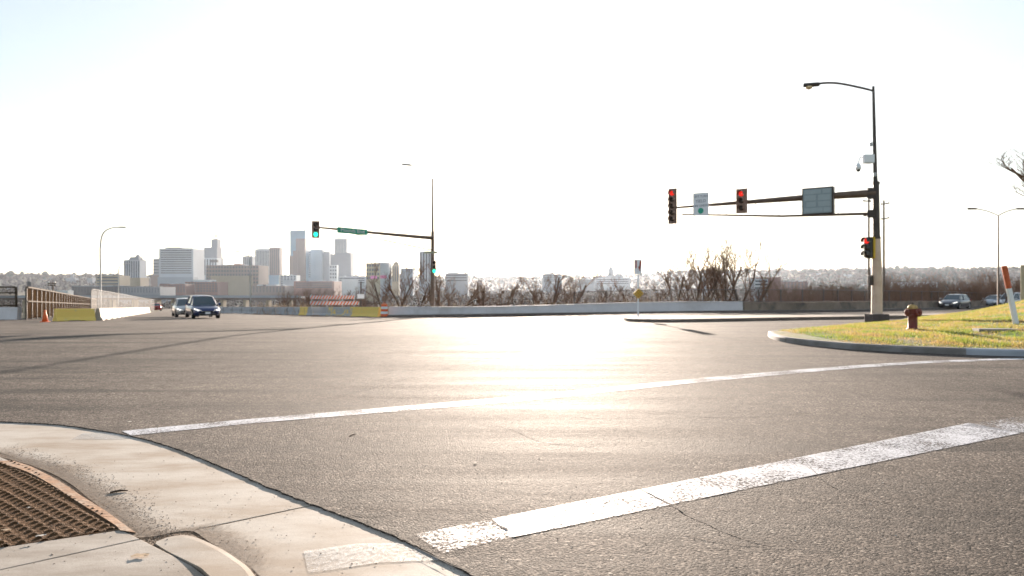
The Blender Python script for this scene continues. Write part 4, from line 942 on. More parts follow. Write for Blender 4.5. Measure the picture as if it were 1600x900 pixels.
# ---------------------------------------------------------------- cars
def car(label, loc, rz, paint, L=4.5, W=1.85, Hh=1.62, suv=True, group='cars on the roads', lights=False):
    root = thing('parked_car' if False else 'car', label, 'car', loc, rz, group)     # local +X is the front
    hl = L / 2; hw = W / 2
    # stations: x, half width, bottom, shoulder height, hood/deck height
    S = [(-hl, .62, .45, .72, .86), (-hl + .06, .84, .32, .80, .98), (-hl + .4, .96, .24, .86, 1.02), (-1.3, 1, .22, .88, 1.02), (-.3, 1, .22, .86, .99), (.7, 1, .22, .84, .97), (1.0, .99, .22, .82, .95), (1.5, .97, .22, .78, .90), (hl - .35, .92, .24, .72, .80), (hl - .08, .80, .28, .62, .70), (hl, .62, .34, .54, .60)]
    rows = []
    for x, w, b_, sh_, tp_ in S:
        w *= hw; rows.append([(x, -w * .9, b_), (x, -w, b_ + .14), (x, -w, sh_ * .8), (x, -w * .97, sh_), (x, -w * .82, tp_ - .02), (x, -w * .3, tp_ + .02), (x, w * .3, tp_ + .02), (x, w * .82, tp_ - .02), (x, w * .97, sh_), (x, w, sh_ * .8), (x, w, b_ + .14), (x, w * .9, b_)])
    m = MB(); m.sheet(rows, True); m.add(rows[0], [tuple(range(12))]); m.add(rows[-1], [tuple(range(12))]); bd_ = m.build('body', paint, root, smoothing=True)
    # cabin
    T = Hh; xf, xr = 1.05, -hl + (.12 if suv else .5); tf, tr = .28, -hl + (.55 if suv else 1.1)
    wb_, wt = hw * .90, hw * .68; zb2 = .96
    base = [(xf, wb_ * .92), (xr, wb_ * .9)]
    mid = (tf + tr) / 2
    m = MB(); ro = []
    for x, z, w in ((tf + .05, T - .06, wt * .94), (tf - .25, T - .01, wt), (mid, T, wt), (tr + .1, T - .03, wt * .97), (tr - .08, T - .10, wt * .9)):
        ro.append([(x, -w, z - .07), (x, -w * .88, z - .01), (x, 0, z + .02), (x, w * .88, z - .01), (x, w, z - .07)])
    m.sheet(ro); m.build('roof', paint, root, smoothing=True)
    def quad(name, P, mat): m = MB(); m.add(P, [(0, 1, 2, 3)]); return m.build(name, mat, root)
    quad('windscreen', [(xf, -wb_ * .92, zb2), (xf, wb_ * .92, zb2), (tf + .05, wt * .94, T - .08), (tf + .05, -wt * .94, T - .08)], m_glass)
    quad('rear_window', [(xr, -wb_ * .9, zb2), (xr, wb_ * .9, zb2), (tr - .08, wt * .9, T - .12), (tr - .08, -wt * .9, T - .12)], m_glass)
    for e in (-1, 1):
        quad('side_window', [(xf - .05, e * wb_ * .94, zb2), (xr + .05, e * wb_ * .92, zb2), (tr, e * wt * .93, T - .09), (tf, e * wt * .97, T - .09)], m_glass)
        for (bx, tx) in ((xf, tf + .05), (-.25, -.3), (xr, tr - .06)):
            m = MB(); m.tube([(bx, e * wb_ * .95, zb2 - .02), (tx, e * wt * .98, T - .07)], .035, 6); m.build('pillar', paint, root)
        m = MB(); m.lathe([(.02, -.12), (.09, -.08), (.10, .04), (.02, .08)], 10, (xf - .25, e * (hw + .12), 1.02), Matrix.Rotation(R(90), 3, 'Y')); m.build('mirror', paint, root, smoothing=True)
        m = MB(); m.sheet([[(hl - .36, e * hw * .93, .70), (hl - .33, e * hw * .90, .78)], [(hl - .05, e * hw * .74, .60), (hl - .07, e * hw * .72, .70)], [(hl + .006, e * hw * .42, .54), (hl - .02, e * hw * .42, .62)]]); m.build('headlight', m_head if lights else M('headlight_clear', (.6, .62, .65), .15, var=.02), root)
        m = MB(); m.box((-hl + .06, e * hw * .74, .84), (.14, .26, .2)); m.build('tail_light', m_tail, root, bevel=.03)
    for x in (hl - .85, -hl + .85):
        for e in (-1, 1):
            mr = Matrix.Rotation(R(-90 * e), 3, 'X')
            m = MB(); m.lathe([(.20, -.02), (.32, -.0), (.335, .04), (.335, .18), (.31, .215), (.21, .22)], 24, (x, e * (hw - .22), .335), mr); wh = m.build('wheel', m_tyre, root, smoothing=True)
            m = MB(); m.lathe([(.205, .16), (.205, .222), (.19, .226), (.07, .20), (.05, .23), (.01, .232)], 20, (x, e * (hw - .22), .335), mr); m.build('rim', m_rim, wh, smoothing=False)
            m = MB(); rows = [[], []]
            for k in range(13):
                a = math.pi * k / 12; rows[0].append((x + .40 * math.cos(a), e * (hw + .004), .335 + .40 * math.sin(a))); rows[1].append((x + .335 * math.cos(a), e * (hw - .02), .335 + .335 * math.sin(a)))
            m.sheet(rows); m.build('wheel_arch', m_black, root)
    m = MB(); m.box((hl + .0, 0, .52), (.04, hw * .75, .11)); m.build('grille', m_black, root, bevel=.01)
    m = MB(); m.box((hl - .03, 0, .33), (.10, hw * 1.25, .12)); m.build('bumper_intake', m_black, root, bevel=.02)
    m = MB(); m.box((hl + .03, 0, .44), (.02, .33, .15)); m.build('number_plate', m_white, root)
    return root
def at_ground(u, d, side=None):
    x = (u - 800) / F * d; return Vector((x, d, plane_z(x, d) + .01))
tocam = lambda p: math.atan2(-p.y, -p.x)
pA = at_ground(316, 51.5); pB = at_ground(289.5, 58)
car('dark blue crossover car driving towards the junction, nearer of two', pA, tocam(pA) + .16, carpaint('blue_paint', (.02, .035, .12)), 4.5, 1.85, 1.66, lights=True)
car('silver car following half hidden behind the blue one', pB, tocam(pB) + .10, carpaint('silver_paint', (.42, .41, .40)), 4.4, 1.76, 1.52, suv=True, lights=True)
pC = at_ground(244, 135); car('tiny red car far down the bridge road', pC, tocam(pC) + math.pi, carpaint('red_paint', (.4, .03, .03)), 4.5, 1.8, 1.5, suv=False)
pD = at_ground(1492, 72); car('dark car with silver sheen passing behind the grass bank', pD, R(220), carpaint('charcoal_paint', (.09, .10, .12)), 4.4, 1.8, 1.5, suv=True, lights=True)
pE = at_ground(1556, 87); car('pale car half hidden by the bank left of the marker post', pE, R(200), carpaint('pale_blue_paint', (.45, .5, .55)), 4.4, 1.8, 1.5, suv=False)
pG = at_ground(1581, 84); car('white car behind the leaning marker post', pG, R(200), carpaint('white_car_paint', (.62, .62, .62)), 4.7, 1.85, 1.75, suv=True)
m = MB(); m.box((0, 0, 2.0), (.35, .35, 4.4)); o = m.build('concrete_pillar', M('pillar_beige', (.42, .36, .25), .8), bevel=.03); o.location = ap(1601.5, 446, 45); o.location.z = ap(1602, 414, 45).z - 4.2; tag(o, 'beige pillar cut by the right edge of the picture', 'pillar')

# ---------------------------------------------------------------- bare trees
def tree_meshes(seed, h, stems=1, lean=.25, levels=5, twig=1.0, r0=.14, spread=.5, first=.18, mr=.014, wob=.13, dec=.46, tp=.6):
    rng = random.Random(seed); T = MB(); C = MB()
    def grow(p, d, L, r, lev):
        n = 4 if lev < 3 else 3; pts = [p.copy()]; rad = [r]; q = p.copy(); dd = d.copy()
        for i in range(n):
            dd = (dd + Vector((rng.gauss(0, wob), rng.gauss(0, wob), rng.gauss(.05, .08)))).normalized(); q = q + dd * L / n; pts.append(q.copy()); rad.append(r * (1 - tp * (i + 1) / n))
        (T if lev == 0 else C).tube(pts, rad, 7 if lev == 0 else 5 if lev == 1 else 3, cap=False)
        if lev >= levels: return
        nb = [5, 5, 4, 4, 3][min(lev, 4)]
        if lev >= (1 if wob < .1 else 2): nb = max(2, round(nb * twig))
        for k in range(nb):
            t = (first if lev == 0 else .2) + (1 - (first if lev == 0 else .2)) * (k + rng.random()) / nb; i = min(int(t * n), n - 1); b0 = pts[i].lerp(pts[i + 1], t * n - i)
            a = rng.uniform(0, 6.283); side = Vector((math.cos(a), math.sin(a), 0)); nd_ = (dd * (1 - spread * .5) + side * spread * rng.uniform(.6, 1.3) + Vector((0, 0, .25))).normalized()
            grow(b0, nd_, L * rng.uniform(.42, .68) * (1.05 - .35 * t), max(r * dec * (1.1 - .4 * t), mr), lev + 1)
    for s in range(stems):
        a = rng.uniform(0, 6.283); ln = rng.uniform(.3, 1) * lean if stems > 1 else rng.uniform(0, .1)
        if stems > 1: a = 6.283 * s / stems + rng.uniform(-.3, .3)
        d = Vector((math.cos(a) * ln, math.sin(a) * ln * .7, 1)).normalized(); p0 = Vector((math.cos(a) * .4, math.sin(a) * .3, 0)) if stems > 1 else Vector((0, 0, 0))
        grow(p0, d, h * rng.uniform(.62, .8), r0 * rng.uniform(.7, 1.1), 0)
    return T, C
def make_tree(label, loc, seed, h, group, name='bare_tree', **kw):
    root = thing(name, label, 'tree', loc, 0, group); T, C = tree_meshes(seed, h, **kw)
    k = h / max(p[2] for p in C.v)
    for Q in (T, C): Q.v = [(p[0] * k, p[1] * k, p[2] * k) for p in Q.v]; T.build('trunk', m_bark, root, recalc=False); C.build('crown', m_twig, root, recalc=False); return root
def ground_at(u, d): x = (u - 800) / F * d; return Vector((x, d, land_z(x, d) - .1))
# the large clump right of centre
specs = [(1062, 70, 7.2, 21, 'leftmost of the tall bare trees behind the pale wall right of the island sign'), (1092, 69, 10.4, 22, 'tall bare tree with upright stems, second of the clump behind the pale wall'), (1120, 71, 11.6, 23, 'tallest bare tree in the middle of the clump behind the pale wall'), (1138, 69, 10.8, 24, 'bare tree with forked trunk right of the tallest in the clump'), (1160, 70, 10.4, 25, 'rightmost spreading bare tree of the clump, above the end of the pale wall')]
for u, d, h, sd_, lb in specs:
    p = ground_at(u, d); top = {1062: 388, 1092: 374, 1120: 366, 1138: 374, 1160: 380}[u]; hh = H + (HV - top) / F * d - p.z
    make_tree(lb, p, sd_, hh, 'tall bare trees behind the wall', stems=3 if u != 1120 else 2, lean=1.0 if u in (1160, 1062) else .6, r0=.17, levels=4, twig=1.1, spread=.6, first=.22, mr=.012, wob=.10, dec=.5, tp=.5)
for u, d, top, sd_, st, lb in [(612, 66, 404, 31, 2, 'bare tree with crooked limbs behind the orange drum'), (641, 68, 418, 32, 2, 'small bare tree between the crooked one and the left signal pole'), (686, 66, 410, 33, 3, 'wide bare tree just right of the left signal pole'), (772, 70, 425, 34, 2, 'thin bare tree in the glare left of centre'), (812, 72, 432, 35, 2, 'low bare tree in the glare behind the pale wall'), (868, 70, 410, 36, 3, 'upright bare tree behind the middle of the pale wall'), (930, 74, 432, 37, 2, 'small bare tree left of the island sign'), (1010, 74, 425, 38, 2, 'small bare tree just right of the island sign')]:
    p = ground_at(u, d); hh = H + (HV - top) / F * d - p.z; make_tree(lb, p, sd_, hh, 'smaller bare trees behind the pale wall', stems=st, lean=.85, r0=.15, levels=4, twig=1.1, spread=.7, mr=.012, tp=.5)
# right edge tree reaching into the picture
p = Vector((26.8, 33, bank_z(26.8, 33))); make_tree('large bare tree outside the right edge whose twigs reach into the sky', p, 41, 9.3, None, stems=1, r0=.24, levels=5, twig=1.0, spread=.9, first=.25, mr=.008)
tr_ = [o for o in COL.objects if o.type == 'EMPTY'][-1]; cv = [v.co for v in next(o for o in COL.objects if o.parent == tr_ and o.name.startswith('crown')).data.vertices][::7]
tr_.rotation_euler[2] = max([R(k * 10) for k in range(36)], key=lambda a: sum(1 for c in cv if c.x * math.cos(a) - c.y * math.sin(a) < -2.0 and 2.5 < c.z < 6.0))
# shared prototypes for the woods beyond
protos = []
for i, (sd_, h, st) in enumerate([(51, 7, 2), (52, 6, 3), (53, 8, 1), (54, 5.5, 3)]):
    T, C = tree_meshes(sd_, h, stems=st, lean=.5, levels=4, twig=.75, r0=.10, spread=.6)
    protos.append((T.build('trunk', m_bark, recalc=False), C.build('crown', m_twig, recalc=False)))
rng = random.Random(3); used = set(); spots = []
for i in range(46):
    spots.append((1190 + i * 9.2 + rng.uniform(-4, 4), rng.uniform(76, 118), rng.uniform(440, 452) if i < 20 else rng.uniform(427, 444), 'r'))
for i in range(16): spots.append((440 + i * 10 + rng.uniform(-3, 3), rng.uniform(95, 135), rng.uniform(448, 460), 'l'))
for i in range(9): spots.append((700 + i * 38 + rng.uniform(-8, 8), rng.uniform(90, 130), rng.uniform(440, 455), 'c'))
names = {'r': 'bare tree of the thicket behind the brown wall', 'l': 'bare bush of the slope behind the yellow barriers', 'c': 'hazy bare tree of the slope behind the pale wall'}
cnts = {'r': 0, 'l': 0, 'c': 0}
tens = ['', '', 'twenty', 'thirty', 'forty']
def ordw(n):
    if n < 20: return ordn[n]
    t, u_ = divmod(n + 1, 10); return (tens[t] + '-' + ordn[u_ - 1]) if u_ else {3: 'thirtieth', 4: 'fortieth', 2: 'twentieth'}[t]
for i, (u, d, top, kd) in enumerate(sorted(spots)):
    p = ground_at(u, d); hh = H + (HV - top) / F * d - p.z; k = i % 4; T, C = protos[k]
    root = thing('bare_tree', f'{names[kd]}, {ordw(cnts[kd])} from the left', 'tree', p, rng.uniform(0, 6.28), names[kd] + 's'); cnts[kd] += 1
    s_ = hh / ([7, 6, 8, 5.5][k] * .95); root.scale = (s_ * 1.1, s_ * 1.1, s_)
    for o in (T, C):
        if o.name in used: o = o.copy(); COL.objects.link(o)
        else: used.add(o.name)
        o.parent = root
# dry brush masses
def brush(label, uv, n, seed, name='brush', hs=(1.0, 2.4), mat=m_brush):
    rng = random.Random(seed); m = MB()
    for _ in range(n):
        u = rng.uniform(*uv[0]); d = rng.uniform(*uv[1]); x = (u - 800) / F * d
        if inside(PLAT, x, d) or (478 < u < 572 and d < 78): continue
        z = land_z(x, d) - .1; h = rng.uniform(*hs) * (.55 + .9 * abs(noise.noise(Vector((x * .12, d * .12, seed))) ) * 1.6)
        dx, dy = rng.gauss(0, .28), rng.gauss(0, .28)
        p0 = Vector((x, d, z)); p1 = p0 + Vector((dx * h * .4, dy * h * .4, h * .55)); p2 = p0 + Vector((dx * h, dy * h, h)); m.tube([p0, p1, p2], [.022, .014, .004], 3, cap=False)
        for _k in range(4):
            t = rng.uniform(.25, .9); b0 = p0.lerp(p2, t); e = b0 + Vector((rng.gauss(0, .3), rng.gauss(0, .3), rng.uniform(.1, .5))) * h * .35; m.tube([b0, e], [.011, .004], 3, cap=False)
    tag(m.build(name, mat, recalc=False), label, kind='stuff')
brush('dense dry brown brush on the slope behind the yellow and grey barriers', ((395, 640), (62, 130)), 5200, 1, hs=(.9, 2.0))
brush('dry scrub and weeds behind the long pale wall', ((590, 1190), (62, 140)), 9000, 2, hs=(1.1, 2.5))
brush('brown thicket behind the low brown wall', ((1160, 1640), (68, 120)), 8500, 3, hs=(1.2, 3.2), mat=m_twig)

brush('tall brown thicket at the right behind the passing cars', ((1255, 1680), (84, 125)), 9000, 4, hs=(2.4, 4.6), mat=m_twig)

# ---------------------------------------------------------------- viaduct and city
def bpart(name, parent, u0, u1, v0, v1, d, depth, mat, o, dy=0, rz=0):
    s = d / F; w = (u1 - u0) * s; h = (v1 - v0) * s; c = Vector((((u0 + u1) / 2 - 800) * s, d + depth / 2 + dy, H + (HV - (v0 + v1) / 2) * s))
    m = MB(); m.box((0, 0, 0), (w, depth, h)); q = m.build(name, mat, parent); q.location = c - o; return q
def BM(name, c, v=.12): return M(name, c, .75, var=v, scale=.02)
mats = {'pale': BM('pale_stone', (.33, .38, .44)), 'white': BM('white_cladding', (.45, .50, .55)), 'grey': BM('grey_stone', (.21, .24, .28)), 'brown': BM('brown_stone', (.20, .155, .14)), 'brick': BM('red_brick', (.21, .10, .085)), 'tan': BM('tan_brick', (.30, .25, .17)), 'dark': BM('dark_roof', (.10, .10, .11)), 'glassb': M('blue_glass', (.12, .28, .42), .3, var=.15, scale=.02), 'win': M('window_glass', (.035, .05, .07), .3, var=.2, scale=.05), 'bronze': BM('bronze_cladding', (.17, .13, .13)), 'roofp': BM('pale_roof', (.5, .54, .56)), 'pink': BM('pink_blotch', (.60, .16, .35))}
def building(label, cat, d, body, mat, extra=(), style=None, n=8, base=466, group='downtown buildings', depth=None, name='office_building', rows_=4):
    u0, u1, vt = body; s = d / F; o = Vector((((u0 + u1) / 2 - 800) * s, d, -21)); depth = depth or min(45, (u1 - u0) * s * .8)
    root = thing(name, label, cat, o, 0, group)
    s = d / F; zb = -22; vb = HV + (H - zb) / s
    bpart('wall', root, u0, u1, vt, vb, d, depth, mats[mat], o)
    for (n_, a, b_, v0, v1, mt, dy, dp) in extra:
        bpart(n_, root, a, b_, v0, vb if v1 is None else v1, d, depth * .8 if dp is None else dp, mats[mt], o, dy)
    w = u1 - u0; vb2 = min(base, 462)
    if style == 'v':
        for i in range(n):
            a = u0 + w * (i + .28) / n; bpart('window_strip', root, a, a + w * .42 / n, vt + 2, vb2, d, .6, mats['win'], o, -.35)
    elif style == 'h':
        for i in range(n):
            a = vt + 2.2 + (vb2 - vt - 3) * i / n; bpart('window_band', root, u0 + w * .05, u1 - w * .05, a, a + (vb2 - vt - 3) / n * .42, d, .6, mats['win'], o, -.35)
    elif style == 'g':
        hgt = (vb2 - vt - 2) / rows_
        for i in range(n):
            for j in range(rows_):
                a = u0 + w * (i + .25) / n; c = vt + 1.6 + hgt * j; bpart('window', root, a, a + w * .5 / n, c, c + hgt * .5, d, .5, mats['win'], o, -.3)
    rg = random.Random(int(u0 * 7 + vt))
    for q in range(0 if w < 12 else 3 if w < 30 else 6):
        a = u0 + w * rg.uniform(.08, .88); bpart('roof_unit', root, a, a + w * rg.uniform(.04, .09), vt - rg.uniform(.7, 1.6), vt, d, depth * .3, mats[rg.choice(['dark', 'grey', 'pale'])], o, rg.uniform(2, 10))
    return root
def dome(root, u, vtop, vbase, wpx, d, mat, yoff=10):
    s = d / F; o = root.location; m = MB(); r = wpx * s / 2; h = (vbase - vtop) * s
    m.lathe([(r, 0), (r * .98, h * .25), (r * .85, h * .5), (r * .55, h * .72), (r * .18, h * .8), (r * .14, h * .95), (.2, h)], 16); q = m.build('dome', mats[mat], root, smoothing=True)
    q.location = Vector(((u - 800) * s, d + yoff, H + (HV - vbase) * s)) - o
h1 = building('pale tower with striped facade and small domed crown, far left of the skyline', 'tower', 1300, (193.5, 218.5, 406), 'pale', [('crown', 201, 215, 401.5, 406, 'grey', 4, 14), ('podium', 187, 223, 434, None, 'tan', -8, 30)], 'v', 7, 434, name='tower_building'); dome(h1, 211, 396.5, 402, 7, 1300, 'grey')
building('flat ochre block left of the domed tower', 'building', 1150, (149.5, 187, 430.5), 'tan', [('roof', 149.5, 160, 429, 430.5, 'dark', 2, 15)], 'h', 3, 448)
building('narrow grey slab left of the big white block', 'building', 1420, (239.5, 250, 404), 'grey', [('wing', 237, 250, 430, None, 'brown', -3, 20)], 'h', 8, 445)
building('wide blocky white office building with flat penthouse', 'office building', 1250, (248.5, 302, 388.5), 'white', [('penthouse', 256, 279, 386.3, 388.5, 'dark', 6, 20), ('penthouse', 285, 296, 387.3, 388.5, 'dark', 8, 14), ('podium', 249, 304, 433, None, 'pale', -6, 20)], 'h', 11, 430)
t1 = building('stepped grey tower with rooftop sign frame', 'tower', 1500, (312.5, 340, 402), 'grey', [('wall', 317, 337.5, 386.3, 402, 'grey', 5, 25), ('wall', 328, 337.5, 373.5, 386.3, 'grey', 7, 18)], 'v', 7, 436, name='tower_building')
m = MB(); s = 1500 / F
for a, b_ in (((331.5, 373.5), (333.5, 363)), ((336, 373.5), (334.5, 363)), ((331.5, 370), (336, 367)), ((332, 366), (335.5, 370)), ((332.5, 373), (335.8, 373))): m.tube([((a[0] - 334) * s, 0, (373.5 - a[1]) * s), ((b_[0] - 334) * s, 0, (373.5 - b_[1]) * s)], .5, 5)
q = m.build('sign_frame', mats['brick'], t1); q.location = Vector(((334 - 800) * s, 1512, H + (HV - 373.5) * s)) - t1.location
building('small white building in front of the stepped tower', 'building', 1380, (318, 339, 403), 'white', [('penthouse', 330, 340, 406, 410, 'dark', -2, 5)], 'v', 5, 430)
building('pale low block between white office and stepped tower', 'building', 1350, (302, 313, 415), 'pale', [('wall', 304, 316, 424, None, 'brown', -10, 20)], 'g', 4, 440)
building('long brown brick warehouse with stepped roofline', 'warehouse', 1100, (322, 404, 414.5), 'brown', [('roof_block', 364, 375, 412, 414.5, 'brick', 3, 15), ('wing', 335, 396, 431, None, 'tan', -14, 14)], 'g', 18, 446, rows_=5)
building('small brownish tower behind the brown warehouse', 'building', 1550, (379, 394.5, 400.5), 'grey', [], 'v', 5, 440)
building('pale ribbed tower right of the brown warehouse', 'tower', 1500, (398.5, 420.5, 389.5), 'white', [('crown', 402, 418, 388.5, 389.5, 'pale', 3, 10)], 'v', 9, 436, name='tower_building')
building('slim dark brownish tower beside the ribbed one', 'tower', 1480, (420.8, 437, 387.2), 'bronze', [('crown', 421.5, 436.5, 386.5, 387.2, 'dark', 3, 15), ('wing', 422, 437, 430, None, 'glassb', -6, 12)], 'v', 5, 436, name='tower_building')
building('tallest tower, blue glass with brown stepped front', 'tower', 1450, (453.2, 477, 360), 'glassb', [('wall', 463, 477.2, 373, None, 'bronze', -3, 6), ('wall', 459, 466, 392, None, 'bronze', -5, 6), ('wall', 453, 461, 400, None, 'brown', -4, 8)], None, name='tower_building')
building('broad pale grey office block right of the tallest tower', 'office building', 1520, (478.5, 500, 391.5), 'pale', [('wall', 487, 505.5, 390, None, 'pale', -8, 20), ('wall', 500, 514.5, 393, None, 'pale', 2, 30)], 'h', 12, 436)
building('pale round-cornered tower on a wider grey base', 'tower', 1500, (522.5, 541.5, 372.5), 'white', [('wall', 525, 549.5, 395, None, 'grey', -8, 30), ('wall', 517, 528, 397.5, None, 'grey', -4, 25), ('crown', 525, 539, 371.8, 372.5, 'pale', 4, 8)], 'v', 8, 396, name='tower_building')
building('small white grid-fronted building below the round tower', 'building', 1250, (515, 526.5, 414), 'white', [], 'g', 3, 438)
building('beige block with pink blotches behind the crooked tree', 'building', 850, (572, 593, 411.8), 'tan', [('wall', 590, 606.5, 410, None, 'pale', 5, 20), ('roof_edge', 571.5, 593, 411, 411.8, 'dark', -.6, 18), ('blotch', 579, 589, 431, 436, 'pink', -.6, .4), ('blotch', 593, 603, 430, 435, 'pink', 4.2, .4)], 'g', 5, 440)  # small flat pink panels set against the two fronts
b2 = building('pointed beige tower right of the pink-blotched block', 'building', 900, (612.5, 623, 414), 'tan', [('wall', 625, 644, 419, None, 'pale', 6, 20)], 'v', 3, 440); dome(b2, 617.8, 407.5, 414, 9, 900, 'tan', 5)
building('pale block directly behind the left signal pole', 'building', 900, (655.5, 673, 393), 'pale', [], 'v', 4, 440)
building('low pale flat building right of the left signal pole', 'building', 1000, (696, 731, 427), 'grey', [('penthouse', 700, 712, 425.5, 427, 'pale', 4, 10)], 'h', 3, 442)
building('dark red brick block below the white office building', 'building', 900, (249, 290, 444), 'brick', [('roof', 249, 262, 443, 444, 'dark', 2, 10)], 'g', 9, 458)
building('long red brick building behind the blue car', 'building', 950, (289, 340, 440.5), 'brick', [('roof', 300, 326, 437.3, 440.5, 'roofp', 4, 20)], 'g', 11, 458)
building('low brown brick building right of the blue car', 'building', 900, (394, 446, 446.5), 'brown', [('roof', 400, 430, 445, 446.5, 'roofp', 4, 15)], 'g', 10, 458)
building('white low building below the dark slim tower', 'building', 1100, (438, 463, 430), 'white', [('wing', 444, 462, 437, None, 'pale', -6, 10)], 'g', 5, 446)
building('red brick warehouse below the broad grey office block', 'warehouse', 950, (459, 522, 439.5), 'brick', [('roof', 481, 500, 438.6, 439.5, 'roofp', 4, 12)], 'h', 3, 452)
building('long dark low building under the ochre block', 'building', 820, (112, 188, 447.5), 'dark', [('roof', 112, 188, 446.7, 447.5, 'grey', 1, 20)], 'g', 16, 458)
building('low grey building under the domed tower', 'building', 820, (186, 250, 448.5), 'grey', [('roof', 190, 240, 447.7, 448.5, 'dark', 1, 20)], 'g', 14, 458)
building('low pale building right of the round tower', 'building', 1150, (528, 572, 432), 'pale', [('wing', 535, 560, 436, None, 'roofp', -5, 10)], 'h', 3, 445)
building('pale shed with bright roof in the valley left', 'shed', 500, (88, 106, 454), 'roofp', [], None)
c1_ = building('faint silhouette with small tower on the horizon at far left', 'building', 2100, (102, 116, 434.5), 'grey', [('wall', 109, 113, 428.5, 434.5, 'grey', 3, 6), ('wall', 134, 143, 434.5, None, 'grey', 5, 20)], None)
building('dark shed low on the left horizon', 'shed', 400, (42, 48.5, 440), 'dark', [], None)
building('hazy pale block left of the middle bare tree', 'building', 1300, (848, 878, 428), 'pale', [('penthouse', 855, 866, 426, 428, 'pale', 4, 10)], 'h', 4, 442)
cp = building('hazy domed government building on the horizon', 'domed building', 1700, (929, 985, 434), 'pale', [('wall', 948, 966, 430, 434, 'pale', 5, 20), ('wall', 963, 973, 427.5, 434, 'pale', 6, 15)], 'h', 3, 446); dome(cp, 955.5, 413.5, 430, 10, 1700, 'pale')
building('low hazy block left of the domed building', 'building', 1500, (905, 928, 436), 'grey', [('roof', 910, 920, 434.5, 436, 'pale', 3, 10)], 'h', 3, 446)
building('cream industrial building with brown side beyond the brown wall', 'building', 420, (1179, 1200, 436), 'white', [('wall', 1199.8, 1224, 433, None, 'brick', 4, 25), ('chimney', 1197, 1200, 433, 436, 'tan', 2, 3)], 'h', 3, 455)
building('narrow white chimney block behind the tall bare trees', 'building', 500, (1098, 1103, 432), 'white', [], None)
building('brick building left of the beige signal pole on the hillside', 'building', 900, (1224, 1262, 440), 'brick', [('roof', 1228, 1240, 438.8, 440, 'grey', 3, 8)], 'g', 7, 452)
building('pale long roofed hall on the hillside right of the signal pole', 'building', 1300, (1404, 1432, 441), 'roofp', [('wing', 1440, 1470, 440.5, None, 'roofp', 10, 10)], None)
# viaduct
sv = 430 / F; va = thing('viaduct', 'long elevated road bridge on concrete piers crossing behind the cars', 'bridge', ((240 - 800) * sv, 430, -21)); o = va.location
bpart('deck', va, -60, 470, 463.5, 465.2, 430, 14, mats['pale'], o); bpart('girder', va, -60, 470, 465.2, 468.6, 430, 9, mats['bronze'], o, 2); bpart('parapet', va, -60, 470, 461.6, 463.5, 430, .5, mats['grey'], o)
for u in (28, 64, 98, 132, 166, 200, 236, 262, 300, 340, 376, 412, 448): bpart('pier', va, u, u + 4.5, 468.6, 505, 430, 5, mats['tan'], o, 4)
# houses on the hillside
rng = random.Random(8)
hm = [BM('house_white', (.55, .55, .54)), BM('house_tan', (.35, .28, .2)), BM('house_blue', (.3, .36, .42))]
proto_h = []
for i in range(3):
    m = MB(); m.box((0, 0, 3), (12, 9, 6)); w_ = m.build('wall', hm[i]); m = MB()
    m.add([(-6.5, -5, 6), (6.5, -5, 6), (6.5, 5, 6), (-6.5, 5, 6), (-6.5, 0, 9.5), (6.5, 0, 9.5)], [(0, 1, 5, 4), (2, 3, 4, 5), (0, 4, 3), (1, 2, 5), (0, 3, 2, 1)]); r_ = m.build('roof', mats['dark'] if i else mats['roofp']); proto_h.append((w_, r_))
us = set(); hs_ = []
for k in range(46): hs_.append((rng.uniform(1205, 1530), rng.uniform(1050, 2300)))
for k in range(22): hs_.append((rng.uniform(5, 620), rng.uniform(1700, 2500)))
for k in range(20): hs_.append((rng.uniform(640, 1190), rng.uniform(1100, 2200)))
hs_.sort()
hc = ['white house with pale roof', 'tan house with dark roof', 'bluish house with dark roof']
for k, (u, d) in enumerate(hs_):
    x = (u - 800) / F * d; i = k % 3; p = Vector((x, d, land_z(x, d) - 1))
    near = 'left skyline' if u < 640 else 'middle skyline' if u < 1190 else 'right hillside'
    root = thing('house', f'tiny {hc[i]}, {ordw(k % 46)} counted from the left, {near}', 'house', p, rng.uniform(-.6, .6), 'distant hillside houses')
    for o_ in proto_h[i]:
        if o_.name in us: o_ = o_.copy(); COL.objects.link(o_)
        else: us.add(o_.name)
        o_.parent = root
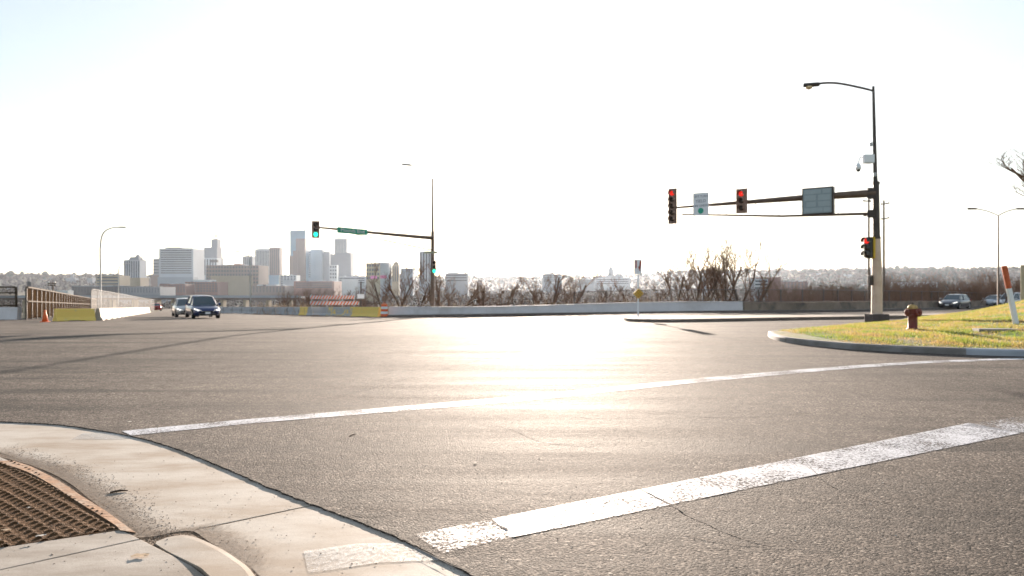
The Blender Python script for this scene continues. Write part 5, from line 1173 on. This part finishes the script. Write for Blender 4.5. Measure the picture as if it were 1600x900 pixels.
# far woods: one mass of small bare crowns
def woods(name, label, regions, seed, sz, mat):
    rng = random.Random(seed); m = MB()
    for (ua, ub, da, db_, n) in regions:
        for _ in range(n):
            u = rng.uniform(ua, ub); d = da + (db_ - da) * rng.random() ** .8; x = (u - 800) / F * d
            z = land_z(x, d); s_ = sz * rng.uniform(.6, 1.3); w = s_ * rng.uniform(.35, .6)
            N = 6; rings = []
            for (rr_, zz_) in ((.35, .1), (.9, .4), (1, .62), (.6, .88)):
                rings.append([(x + w * rr_ * rng.uniform(.7, 1.2) * math.cos(6.283 * k / N), d + w * rr_ * rng.uniform(.7, 1.2) * math.sin(6.283 * k / N), z + s_ * zz_ * rng.uniform(.9, 1.1)) for k in range(N)])
            m.sheet(rings, True); m.add(rings[-1] + [(x, d, z + s_ * rng.uniform(.95, 1.1))], [(k, (k + 1) % N, N) for k in range(N)])
    tag(m.build(name, mat, recalc=False), label, kind='stuff')
m_wood1 = M('far_bare_woods', (.07, .05, .04), .95, spec=.02, var=.4, scale=.05); m_wood2 = M('evergreen_specks', (.03, .04, .03), .95, spec=.02, var=.4, scale=.05)
woods('distant_woods', 'hazy bare woods covering the far hills', [(-50, 1700, 2000, 3300, 5200), (1150, 1700, 900, 2200, 3000), (600, 1200, 700, 1900, 1800), (-50, 600, 1550, 2300, 1200)], 3, 9, m_wood1)
woods('evergreen_woods', 'dark evergreen clumps dotted over the far hills', [(-50, 1700, 2000, 3200, 500), (1150, 1650, 1000, 2400, 260)], 6, 15, m_wood2)
woods('valley_woods', 'brown leafless woods on the valley floor below the city', [(-50, 640, 500, 1000, 2500), (600, 1200, 350, 1000, 6000), (1150, 1700, 350, 1000, 7000)], 9, 3.2, m_wood1)

# ---------------------------------------------------------------- haze
m = MB(); m.box((0, 2050, 35), (7600, 4900, 250 - 20)); hz_ = m.build('haze', None or bpy.data.materials.new('air'))
hm_ = hz_.data.materials[0]; hm_.use_nodes = True; t = hm_.node_tree; t.nodes.clear(); out = t.nodes.new('ShaderNodeOutputMaterial'); pv = t.nodes.new('ShaderNodeVolumePrincipled')
pv.inputs['Color'].default_value = (.78, .87, 1, 1); pv.inputs['Density'].default_value = HAZE; pv.inputs['Anisotropy'].default_value = HAZE_G
t.links.new(pv.outputs[0], out.inputs['Volume']); tag(hz_, 'thin bright haze in the air', kind='stuff')
